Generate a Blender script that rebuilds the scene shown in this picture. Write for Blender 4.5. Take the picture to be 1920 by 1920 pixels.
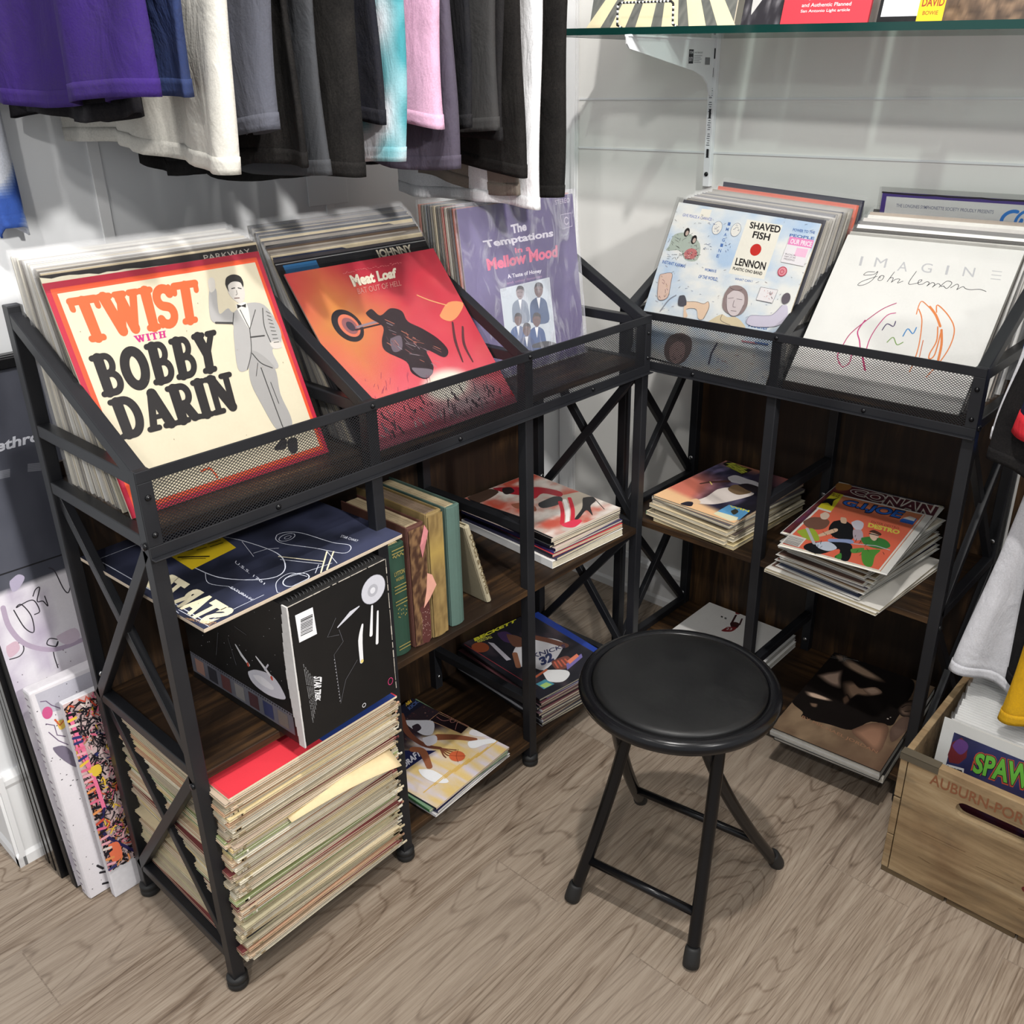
import bpy, math, random
from mathutils import Vector, Matrix, noise
from mathutils.geometry import tessellate_polygon
for o in list(bpy.data.objects): bpy.data.objects.remove(o)
scene = bpy.context.scene
COL = scene.collection
rad = math.radians
rnd = random.Random(7)

# ------------------------------------------------------------------ camera
F, CX, CY = 1737.82, 987.686, 926.53
CAM = Vector((1.6724, -1.9595, 1.2991))
CR = (rad(66.1999), rad(0.7145), rad(41.8793))
cd = bpy.data.cameras.new('camera'); cam = bpy.data.objects.new('camera', cd); COL.objects.link(cam)
cam.location = CAM; cam.rotation_euler = CR
cd.sensor_width = 36; cd.lens = 36*F/1920
cd.shift_x = (960-CX)/1920; cd.shift_y = (CY-960)/1920
cd.clip_start = .02
scene.camera = cam
# ------------------------------------------------------------------ world, lamps, exposure
w = bpy.data.worlds.new('world'); scene.world = w; w.use_nodes = True
w.node_tree.nodes['Background'].inputs[0].default_value = (.93, .96, 1, 1)
w.node_tree.nodes['Background'].inputs[1].default_value = .6
def lamp(name, loc, power, size, col=(1, .975, .94), target=None, spot=None):
    if spot:
        l = bpy.data.lights.new(name, 'SPOT'); l.spot_size = rad(spot); l.spot_blend = .6; l.shadow_soft_size = size
    else:
        l = bpy.data.lights.new(name, 'POINT'); l.shadow_soft_size = size
    l.energy = power; l.color = col
    o = bpy.data.objects.new(name, l); COL.objects.link(o); o.location = loc
    if target: o.rotation_euler = (Vector(target)-Vector(loc)).to_track_quat('-Z', 'Y').to_euler()
    return o
lamp('track_and_fill_spot', (1.31, -1.50, 2.62), 92, .035, target=(.85, -.75, .5), spot=125)
lamp('track_and_fill_spot', (1.15, -1.05, 2.62), 12, .04, target=(.9, -.5, .8), spot=130)
lamp('track_and_fill_spot', (2.45, -1.35, 2.62), 26, .05, target=(.7, -.4, .9), spot=120)
lamp('track_and_fill_spot', (.95, -2.9, 2.62), 22, .06, target=(.5, -1.2, .7), spot=120)
lamp('track_and_fill_spot', (3.3, -1.55, 2.35), 230, .08, target=(.1, -.95, 1.12), spot=46)  # added fill light, brightens the left wall under the shirts
lamp('track_and_fill_spot', (2.1, -3.0, 2.62), 60, .06, target=(.8, -.3, 1.0), spot=100)  # unseen fill added on the camera side to lift the right wall
scene.view_settings.view_transform = 'Standard'
scene.view_settings.look = 'None'
scene.view_settings.exposure = 0.28
scene.view_settings.gamma = 1
scene.view_settings.use_curve_mapping = False
scene.cycles.transparent_max_bounces = 40

# ------------------------------------------------------------------ helpers
CRM = Matrix.Rotation(CR[2], 3, 'Z') @ Matrix.Rotation(CR[1], 3, 'Y') @ Matrix.Rotation(CR[0], 3, 'X')
def hit(px, p0, n):
    'the point of a plane (p0, n) seen at a photograph coordinate'
    v = CRM @ Vector(((px[0]-CX)/F, -(px[1]-CY)/F, -1)); n = Vector(n)
    return CAM + v*((Vector(p0)-CAM).dot(n)/v.dot(n))
def s2l(c):
    c = c/255
    return c/12.92 if c <= .04045 else ((c+.055)/1.055)**2.4
def lin(c): return (s2l(c[0]), s2l(c[1]), s2l(c[2]), 1)

class MB:
    'collects shapes of one mesh, with a colour per face'
    def __init__(s): s.v = []; s.f = []; s.c = []; s.sm = []
    def add(s, vs, fs, col=(255, 255, 255), smooth=False):
        b = len(s.v); s.v += [tuple(v) for v in vs]
        for f in fs: s.f.append(tuple(b+i for i in f)); s.c.append(col); s.sm.append(smooth)
    def box(s, a, b, col=(255, 255, 255), m=None, cols=None):
        (x0, y0, z0), (x1, y1, z1) = a, b
        vs = [(x0,y0,z0),(x1,y0,z0),(x1,y1,z0),(x0,y1,z0),(x0,y0,z1),(x1,y0,z1),(x1,y1,z1),(x0,y1,z1)]
        if m: vs = [m @ Vector(v) for v in vs]
        fs = [(3,2,1,0),(4,5,6,7),(0,1,5,4),(1,2,6,5),(2,3,7,6),(3,0,4,7)]
        for i, f in enumerate(fs): s.add(vs if i == 0 else [], [], col)
        b0 = len(s.v)-8
        for i, f in enumerate(fs):
            s.f.append(tuple(b0+j for j in f)); s.c.append(cols[i] if cols else col); s.sm.append(False)
    def bar(s, p, q, w, h, up=(0, 0, 1), col=(255, 255, 255)):
        p, q = Vector(p), Vector(q); d = (q-p); L = d.length; d.normalize()
        up = Vector(up); x = d.cross(up)
        if x.length < 1e-4: x = d.cross(Vector((1, 0, 0)))
        x.normalize(); z = x.cross(d)
        m = Matrix(((x.x, d.x, z.x, p.x), (x.y, d.y, z.y, p.y), (x.z, d.z, z.z, p.z), (0, 0, 0, 1)))
        s.box((-w/2, 0, -h/2), (w/2, L, h/2), col, m)
    def tube(s, pts, r, n=12, col=(255, 255, 255), cap=True, smooth=True):
        pts = [Vector(p) for p in pts]; rs = r if isinstance(r, (list, tuple)) else [r]*len(pts)
        rings = []; ref = None
        for i, p in enumerate(pts):
            t = (pts[min(i+1, len(pts)-1)]-pts[max(i-1, 0)]).normalized()
            if ref is None: ref = t.orthogonal().normalized()
            ref = (ref - t*ref.dot(t)).normalized(); b = t.cross(ref)
            rings.append([p+(ref*math.cos(2*math.pi*k/n)+b*math.sin(2*math.pi*k/n))*rs[i] for k in range(n)])
        vs = [v for r_ in rings for v in r_]; fs = []
        for i in range(len(pts)-1):
            for k in range(n): fs.append((i*n+k, i*n+(k+1)%n, (i+1)*n+(k+1)%n, (i+1)*n+k))
        s.add(vs, fs, col, smooth)
        if cap:
            b = len(s.v)-len(vs)
            s.f.append(tuple(b+k for k in reversed(range(n)))); s.c.append(col); s.sm.append(False)
            s.f.append(tuple(b+(len(pts)-1)*n+k for k in range(n))); s.c.append(col); s.sm.append(False)
    def lathe(s, prof, n=32, col=(255, 255, 255), m=None):
        vs = []; fs = []
        for r, z in prof:
            for k in range(n): vs.append(Vector((r*math.cos(2*math.pi*k/n), r*math.sin(2*math.pi*k/n), z)))
        if m: vs = [m @ v for v in vs]
        for i in range(len(prof)-1):
            for k in range(n): fs.append((i*n+k, i*n+(k+1)%n, (i+1)*n+(k+1)%n, (i+1)*n+k))
        s.add(vs, fs, col, True)
    def prism(s, pts, z0, z1, m=None, col=(255, 255, 255), hole=None):
        loops = [pts]+([hole] if hole else [])
        flat = [p for l in loops for p in l]; n = len(flat)
        tri = tessellate_polygon([[Vector((p[0], p[1], 0)) for p in l] for l in loops])
        vs = [Vector((p[0], p[1], z)) for z in (z0, z1) for p in flat]
        if m: vs = [m @ v for v in vs]
        fs = [tuple(reversed(t)) for t in tri]+[tuple(i+n for i in t) for t in tri]
        b = 0
        for l in loops:
            k = len(l)
            for i in range(k): fs.append((b+i, b+(i+1)%k, n+b+(i+1)%k, n+b+i))
            b += k
        s.add(vs, fs, col)
    def build(s, name, mat, parent=None, bevel=0, fix=True):
        me = bpy.data.meshes.new(name); me.from_pydata(s.v, [], s.f)
        at = me.color_attributes.new('Col', 'FLOAT_COLOR', 'CORNER')
        vals = []
        for p in me.polygons:
            c = lin(s.c[p.index])
            for _ in p.loop_indices: vals += c
            p.use_smooth = s.sm[p.index]
        at.data.foreach_set('color', vals)
        me.materials.append(mat)
        if fix:
            import bmesh
            bm = bmesh.new(); bm.from_mesh(me); bmesh.ops.recalc_face_normals(bm, faces=bm.faces); bm.to_mesh(me); bm.free()
        o = bpy.data.objects.new(name, me); COL.objects.link(o)
        if parent: o.parent = parent
        if bevel:
            b = o.modifiers.new('bevel', 'BEVEL'); b.width = bevel; b.segments = 2; b.limit_method = 'ANGLE'; b.angle_limit = rad(50)
        return o

def tag(o, label=None, cat=None, group=None, kind=None):
    if label: o['label'] = label
    if cat: o['category'] = cat
    if group: o['group'] = group
    if kind: o['kind'] = kind
    return o
def thing(name, label, cat, loc=(0, 0, 0), rotz=0, group=None, mw=None):
    o = bpy.data.objects.new(name, None); COL.objects.link(o); o.empty_display_size = .05
    if mw: o.matrix_world = mw
    else: o.location = loc; o.rotation_euler = (0, 0, rotz)
    return tag(o, label, cat, group)
def dup(root, mw, label=None, group=None):
    r = root.copy(); COL.objects.link(r); r.matrix_world = mw
    if label: r['label'] = label
    if group: r['group'] = group
    for ch in list(root.children):
        c = ch.copy(); COL.objects.link(c); c.parent = r
        for g in ch.children:
            q = g.copy(); COL.objects.link(q); q.parent = c
    return r
def frame(o, u, v):
    u = Vector(u).normalized(); v = Vector(v).normalized(); n = u.cross(v); v = n.cross(u)
    return Matrix(((u.x, v.x, n.x, o[0]), (u.y, v.y, n.y, o[1]), (u.z, v.z, n.z, o[2]), (0, 0, 0, 1)))

# ------------------------------------------------------------------ materials
def mat(name, col=(.5, .5, .5), rough=.5, metal=0, spec=.5):
    m = bpy.data.materials.new(name); m.use_nodes = True
    b = m.node_tree.nodes['Principled BSDF']
    b.inputs['Base Color'].default_value = (*col, 1); b.inputs['Roughness'].default_value = rough
    b.inputs['Metallic'].default_value = metal; b.inputs['Specular IOR Level'].default_value = spec
    return m, m.node_tree, b
def N(nt, t, **kw):
    n = nt.nodes.new(t)
    for k, v in kw.items(): setattr(n, k, v)
    return n
def coords(nt, scale=(1, 1, 1), kind='Object', rot=(0, 0, 0)):
    tc = N(nt, 'ShaderNodeTexCoord'); mp = N(nt, 'ShaderNodeMapping')
    mp.inputs['Scale'].default_value = scale; mp.inputs['Rotation'].default_value = rot
    nt.links.new(tc.outputs[kind], mp.inputs['Vector']); return mp.outputs[0]
def noise_tex(nt, vec, scale, detail=4, rough=.5, dist=0):
    n = N(nt, 'ShaderNodeTexNoise'); n.inputs['Scale'].default_value = scale; n.inputs['Detail'].default_value = detail
    n.inputs['Roughness'].default_value = rough; n.inputs['Distortion'].default_value = dist
    nt.links.new(vec, n.inputs['Vector']); return n.outputs['Fac']
def ramp(nt, fac, stops):
    r = N(nt, 'ShaderNodeValToRGB'); e = r.color_ramp.elements
    e[0].position, e[0].color = stops[0][0], (*stops[0][1], 1); e[1].position, e[1].color = stops[-1][0], (*stops[-1][1], 1)
    for p, c in stops[1:-1]: x = e.new(p); x.color = (*c, 1)
    nt.links.new(fac, r.inputs[0]); return r.outputs[0]
def mix(nt, fac, a, b, mode='MIX'):
    m = N(nt, 'ShaderNodeMix', data_type='RGBA', blend_type=mode)
    for inp, v in ((m.inputs[0], fac), (m.inputs[6], a), (m.inputs[7], b)):
        if hasattr(v, 'links'): nt.links.new(v, inp)
        elif isinstance(v, (int, float)): inp.default_value = v
        else: inp.default_value = (*v, 1)
    return m.outputs[2]
def math_n(nt, op, a, b=None):
    m = N(nt, 'ShaderNodeMath', operation=op)
    for i, v in enumerate((a, b)):
        if v is None: continue
        if hasattr(v, 'links'): nt.links.new(v, m.inputs[i])
        else: m.inputs[i].default_value = v
    return m.outputs[0]
def bump(nt, b, h, strength=.2, dist=.002):
    n = N(nt, 'ShaderNodeBump'); n.inputs['Strength'].default_value = strength; n.inputs['Distance'].default_value = dist
    nt.links.new(h, n.inputs['Height']); nt.links.new(n.outputs[0], b.inputs['Normal'])
def wall_mat(name, col):
    m, nt, b = mat(name, col, .75, spec=.25)
    v = coords(nt); f = noise_tex(nt, v, 5, 3)
    nt.links.new(mix(nt, math_n(nt, 'MULTIPLY', f, .12), col, tuple(c*.8 for c in col)), b.inputs['Base Color'])
    bump(nt, b, noise_tex(nt, v, 180, 2), .08, .001); return m
M = {}
M['wall'] = wall_mat('wall_paint', (.78, .77, .74)); M['wall2'] = wall_mat('wall_paint_shade_tint', (.75, .76, .77)); M['trim'] = wall_mat('trim_paint', (.8, .8, .8))  # second wall tone: shirt shade on the left wall put into its colour
def attr_mat(name, rough, spec=.4, grain=.12, gs=300, bmp=0):
    m, nt, b = mat(name, (1, 1, 1), rough, spec=spec)
    a = N(nt, 'ShaderNodeAttribute', attribute_name='Col')
    f = noise_tex(nt, coords(nt), gs, 3); f2 = noise_tex(nt, coords(nt), 22, 4)
    t = math_n(nt, 'MULTIPLY', math_n(nt, 'MULTIPLY', f, f2), grain*2)
    nt.links.new(mix(nt, t, a.outputs['Color'], (.05, .045, .04)), b.inputs['Base Color'])
    if bmp: bump(nt, b, f, bmp, .0006)
    return m
M['print'] = attr_mat('printed_paper', .38, .4, .1)
M['card'] = attr_mat('worn_card', .7, .25, .2, 120, .3)
M['paint'] = attr_mat('painted_surface', .5, .4, .06)
M['cloth'] = attr_mat('woven_cloth', .95, .1, .35, 420, .5)
nt = M['cloth'].node_tree; bs = nt.nodes['Principled BSDF']; b0 = [n for n in nt.nodes if n.type == 'BUMP'][0]
b1 = N(nt, 'ShaderNodeBump'); b1.inputs['Strength'].default_value = .55; b1.inputs['Distance'].default_value = .012
nt.links.new(noise_tex(nt, coords(nt, (1, 1, .45)), 20, 4, .55, .6), b1.inputs['Height']); nt.links.new(b1.outputs[0], b0.inputs['Normal'])
def metal_black():
    m, nt, b = mat('black_powder_coat', (.03, .03, .033), .4, spec=.3)
    v = coords(nt); f = noise_tex(nt, v, 900, 2)
    nt.links.new(ramp(nt, noise_tex(nt, v, 8, 4), [(.3, (.010, .0105, .013)), (.7, (.017, .0175, .020))]), b.inputs['Base Color'])
    bump(nt, b, f, .06, .0004); return m
M['black'] = metal_black()
M['blackgloss'], nt, b = mat('black_enamel', (.005, .005, .006), .24, spec=.3); bump(nt, b, noise_tex(nt, coords(nt), 30, 2), .02, .001)
M['vinyl'], nt, b = mat('black_vinyl', (.014, .014, .015), .42, spec=.35)
vv = coords(nt); bump(nt, b, noise_tex(nt, vv, 26, 6, .6), .25, .003)
nt.links.new(ramp(nt, noise_tex(nt, vv, 14, 5), [(.3, (.005, .005, .0055)), (.75, (.012, .012, .012))]), b.inputs['Base Color'])
M['rubber'], nt, b = mat('black_rubber', (.012, .012, .012), .6); bump(nt, b, noise_tex(nt, coords(nt), 200, 2), .1, .0005)
M['white'], nt, b = mat('white_enamel', (.82, .83, .85), .35); bump(nt, b, noise_tex(nt, coords(nt), 200, 2), .02, .0005)
M['chrome'], nt, b = mat('screw_steel', (.5, .5, .5), .3, 1); bump(nt, b, noise_tex(nt, coords(nt), 400, 2), .05, .0005)
def wood_rustic(sc=(1.1, 14, 14)):
    m, nt, b = mat('rustic_brown_board', (.1, .06, .03), .5, spec=.3)
    v = coords(nt, sc); f = noise_tex(nt, v, 3.2, 8, .62, .8); g = noise_tex(nt, coords(nt), 5, 3)
    c = ramp(nt, f, [(.28, (.005, .003, .002)), (.46, (.026, .014, .007)), (.6, (.085, .043, .017)), (.8, (.19, .10, .04))])
    c = mix(nt, ramp(nt, g, [(.42, (.9, .9, .9)), (.62, (.1, .1, .1))]), c, (.014, .008, .005))
    nt.links.new(c, b.inputs['Base Color']); bump(nt, b, f, .25, .002); return m
M['rustic'] = wood_rustic()
M['rusticv'] = wood_rustic((14, 14, 1.1))
def wood_crate(dk=1):
    m, nt, b = mat('crate_pine', (.4, .28, .15), .65, spec=.2)
    v = coords(nt, (1.0, 10, 10)); f = noise_tex(nt, v, 3.5, 8, .6, .6); g = noise_tex(nt, coords(nt), 6, 5, .6)
    c = ramp(nt, f, [(.25, (.12, .075, .038)), (.5, (.29, .20, .108)), (.75, (.46, .35, .21))])
    c = mix(nt, ramp(nt, g, [(.47, (0, 0, 0)), (.72, (.75, .75, .75))]), c, (.16, .085, .042))
    g2 = noise_tex(nt, coords(nt, (4, 9, 9)), 2.2, 6, .65)
    c = mix(nt, ramp(nt, g2, [(.5, (0, 0, 0)), (.75, (.6, .6, .6))]), c, (.10, .085, .06))
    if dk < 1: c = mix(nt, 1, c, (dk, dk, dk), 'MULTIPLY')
    nt.links.new(c, b.inputs['Base Color']); bump(nt, b, f, .3, .002); return m
M['crate'] = wood_crate()
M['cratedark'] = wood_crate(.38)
def floor_mat():
    m, nt, b = mat('wood_look_planks', (.4, .33, .27), .45, spec=.35)
    tc = N(nt, 'ShaderNodeTexCoord'); mp = N(nt, 'ShaderNodeMapping'); mp.inputs['Rotation'].default_value = (0, 0, rad(90))
    nt.links.new(tc.outputs['Object'], mp.inputs[0])
    br = N(nt, 'ShaderNodeTexBrick'); br.offset = .37; br.inputs['Scale'].default_value = 1
    br.inputs['Color1'].default_value = (0, 0, 0, 1); br.inputs['Color2'].default_value = (1, 1, 1, 1); br.inputs['Mortar'].default_value = (.5, .5, .5, 1)
    br.inputs['Mortar Size'].default_value = .0012; br.inputs['Brick Width'].default_value = 1.05; br.inputs['Row Height'].default_value = .152
    nt.links.new(mp.outputs[0], br.inputs['Vector'])
    sep = N(nt, 'ShaderNodeSeparateXYZ'); nt.links.new(tc.outputs['Object'], sep.inputs[0])
    comb = N(nt, 'ShaderNodeCombineXYZ')
    nt.links.new(math_n(nt, 'MULTIPLY', sep.outputs[0], 1), comb.inputs[0])
    nt.links.new(math_n(nt, 'MULTIPLY', sep.outputs[1], .13), comb.inputs[1])
    nt.links.new(math_n(nt, 'MULTIPLY', br.outputs['Color'], 7.3), comb.inputs[2])
    big = noise_tex(nt, comb.outputs[0], 6.5, 1.5, .4, .15)        # contours give cathedral grain and knots
    ring = math_n(nt, 'ABSOLUTE', math_n(nt, 'SINE', math_n(nt, 'MULTIPLY', big, 120)))
    line = math_n(nt, 'SUBTRACT', 1, math_n(nt, 'MINIMUM', 1, math_n(nt, 'MULTIPLY', ring, 2.6)))
    c2 = N(nt, 'ShaderNodeCombineXYZ'); nt.links.new(sep.outputs[0], c2.inputs[0]); nt.links.new(math_n(nt, 'MULTIPLY', sep.outputs[1], .035), c2.inputs[1]); nt.links.new(math_n(nt, 'MULTIPLY', br.outputs['Color'], 5.1), c2.inputs[2])
    fine = noise_tex(nt, c2.outputs[0], 420, 4, .65)
    mid = noise_tex(nt, c2.outputs[0], 95, 4, .6)
    mask = noise_tex(nt, comb.outputs[0], 14, 3, .5)
    g = math_n(nt, 'ADD', math_n(nt, 'MULTIPLY', fine, .5), math_n(nt, 'MULTIPLY', mid, .5))
    g = math_n(nt, 'SUBTRACT', g, math_n(nt, 'MULTIPLY', math_n(nt, 'MULTIPLY', line, mask), .24))
    c = ramp(nt, g, [(.26, (.075, .048, .032)), (.40, (.19, .138, .098)), (.52, (.31, .245, .185)), (.70, (.42, .35, .275))])
    c = mix(nt, math_n(nt, 'MULTIPLY', br.outputs['Color'], .45), c, (.36, .30, .24))
    c = mix(nt, math_n(nt, 'MULTIPLY', br.outputs['Fac'], .3), c, (.12, .09, .07))
    nt.links.new(c, b.inputs['Base Color']); bump(nt, b, fine, .05, .001); return m
M['floor'] = floor_mat()
def film(name, alpha, col=(.9, .9, .92), rough=.12, wr=0, fr=.06):
    m = bpy.data.materials.new(name); m.use_nodes = True; nt = m.node_tree; nt.nodes.clear()
    out = N(nt, 'ShaderNodeOutputMaterial'); tr = N(nt, 'ShaderNodeBsdfTransparent'); pr = N(nt, 'ShaderNodeBsdfPrincipled'); mx = N(nt, 'ShaderNodeMixShader')
    pr.inputs['Base Color'].default_value = (*col, 1); pr.inputs['Roughness'].default_value = rough
    lw = N(nt, 'ShaderNodeLayerWeight'); lw.inputs[0].default_value = .35
    fac = math_n(nt, 'ADD', alpha, math_n(nt, 'MULTIPLY', lw.outputs['Fresnel'], fr))
    if wr:
        v = coords(nt, (1, .35, 1)); f = noise_tex(nt, v, 26, 5, .6, 1.5)
        bp_ = N(nt, 'ShaderNodeBump'); bp_.inputs['Strength'].default_value = wr; bp_.inputs['Distance'].default_value = .006
        nt.links.new(f, bp_.inputs['Height']); nt.links.new(bp_.outputs[0], pr.inputs['Normal'])
        fac = math_n(nt, 'ADD', fac, ramp(nt, f, [(.5, (0, 0, 0)), (.7, (.22, .22, .22))]))
    nt.links.new(fac, mx.inputs[0]); nt.links.new(tr.outputs[0], mx.inputs[1]); nt.links.new(pr.outputs[0], mx.inputs[2]); nt.links.new(mx.outputs[0], out.inputs[0])
    return m
M['film'] = film('clear_plastic', .10, (.01, .01, .01), .08); M['sleeve'] = film('plastic_sleeve_edge', .07, (.85, .85, .86), .2, 0, .12); M['shrink'] = film('wrinkled_shrink_wrap', .05, (.7, .7, .76), .2, .8, .08)
def glass_mat():
    m = bpy.data.materials.new('green_shelf_glass'); m.use_nodes = True; nt = m.node_tree; nt.nodes.clear()
    out = N(nt, 'ShaderNodeOutputMaterial'); tr = N(nt, 'ShaderNodeBsdfTransparent'); gl = N(nt, 'ShaderNodeBsdfGlossy'); mx = N(nt, 'ShaderNodeMixShader')
    tr.inputs[0].default_value = (.80, .88, .85, 1); gl.inputs['Roughness'].default_value = .02
    lw = N(nt, 'ShaderNodeLayerWeight'); lw.inputs[0].default_value = .5
    nt.links.new(math_n(nt, 'MULTIPLY', lw.outputs['Fresnel'], .6), mx.inputs[0])
    nt.links.new(tr.outputs[0], mx.inputs[1]); nt.links.new(gl.outputs[0], mx.inputs[2]); nt.links.new(mx.outputs[0], out.inputs[0]); return m
M['glass'] = glass_mat()
M['glassedge'], nt, b = mat('dark_green_glass_edge', (.005, .035, .03), .12); bump(nt, b, noise_tex(nt, coords(nt), 60, 2), .02, .001)

# ------------------------------------------------------------------ printed art
STEP = 6e-6
def _stroke_outline(P, w, cap=True):
    n = len(P)
    if isinstance(w, (list, tuple)):
        k = len(w)-1; W = []
        for i in range(n):
            t = i/max(n-1, 1)*k; j = min(int(t), k-1); W.append(w[j]+(w[j+1]-w[j])*(t-j))
    else: W = [w]*n
    L = []; R = []
    for i in range(n):
        a = P[max(i-1, 0)]; b = P[min(i+1, n-1)]
        d = Vector((b[0]-a[0], b[1]-a[1])); d = d.normalized() if d.length > 1e-12 else Vector((1, 0))
        nx, ny = -d.y*W[i]/2, d.x*W[i]/2
        L.append((P[i][0]+nx, P[i][1]+ny)); R.append((P[i][0]-nx, P[i][1]-ny))
    fs = []; vs = L+R
    for i in range(n-1): fs.append((i, n+i, n+i+1, i+1))
    if cap:
        for (i, j, sgn) in ((0, 1, -1), (n-1, n-2, -1)):
            d = Vector((P[i][0]-P[j][0], P[i][1]-P[j][1]))
            if d.length < 1e-12: continue
            a0 = math.atan2(d.y, d.x); r = W[i]/2; b = len(vs)
            vs += [(P[i][0]+r*math.cos(a0-math.pi/2+math.pi*k/6), P[i][1]+r*math.sin(a0-math.pi/2+math.pi*k/6)) for k in range(7)]
            fs.append(tuple(range(b, b+7)))
    return vs, fs
def smooth_pts(P, n=6):
    if len(P) < 3: return P
    out = []
    for i in range(len(P)-1):
        p0 = P[max(i-1, 0)]; p1 = P[i]; p2 = P[i+1]; p3 = P[min(i+2, len(P)-1)]
        for k in range(n):
            t = k/n
            out.append(tuple(.5*((2*p1[j])+(-p0[j]+p2[j])*t+(2*p0[j]-5*p1[j]+4*p2[j]-p3[j])*t*t+(-p0[j]+3*p1[j]-3*p2[j]+p3[j])*t**3) for j in (0, 1)))
    out.append(tuple(P[-1])); return out
_textcache = {}
def text_mesh(s, bold=0):
    k = (s, bold)
    if k in _textcache: return _textcache[k]
    c = bpy.data.curves.new('lettering', 'FONT'); c.body = s; c.offset = bold; c.resolution_u = 3
    o = bpy.data.objects.new('lettering', c); COL.objects.link(o)
    bpy.context.view_layer.update()
    me = o.to_mesh(); vs = [(v.co.x, v.co.y) for v in me.vertices]; fs = [tuple(p.vertices) for p in me.polygons]
    o.to_mesh_clear(); bpy.data.objects.remove(o); bpy.data.curves.remove(c)
    if vs:
        x0 = min(v[0] for v in vs); x1 = max(v[0] for v in vs); y0 = min(v[1] for v in vs); y1 = max(v[1] for v in vs)
        vs = [((v[0]-x0)/max(x1-x0, 1e-6), (v[1]-y0)/max(y1-y0, 1e-6)) for v in vs]
    _textcache[k] = (vs, fs); return vs, fs
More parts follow.
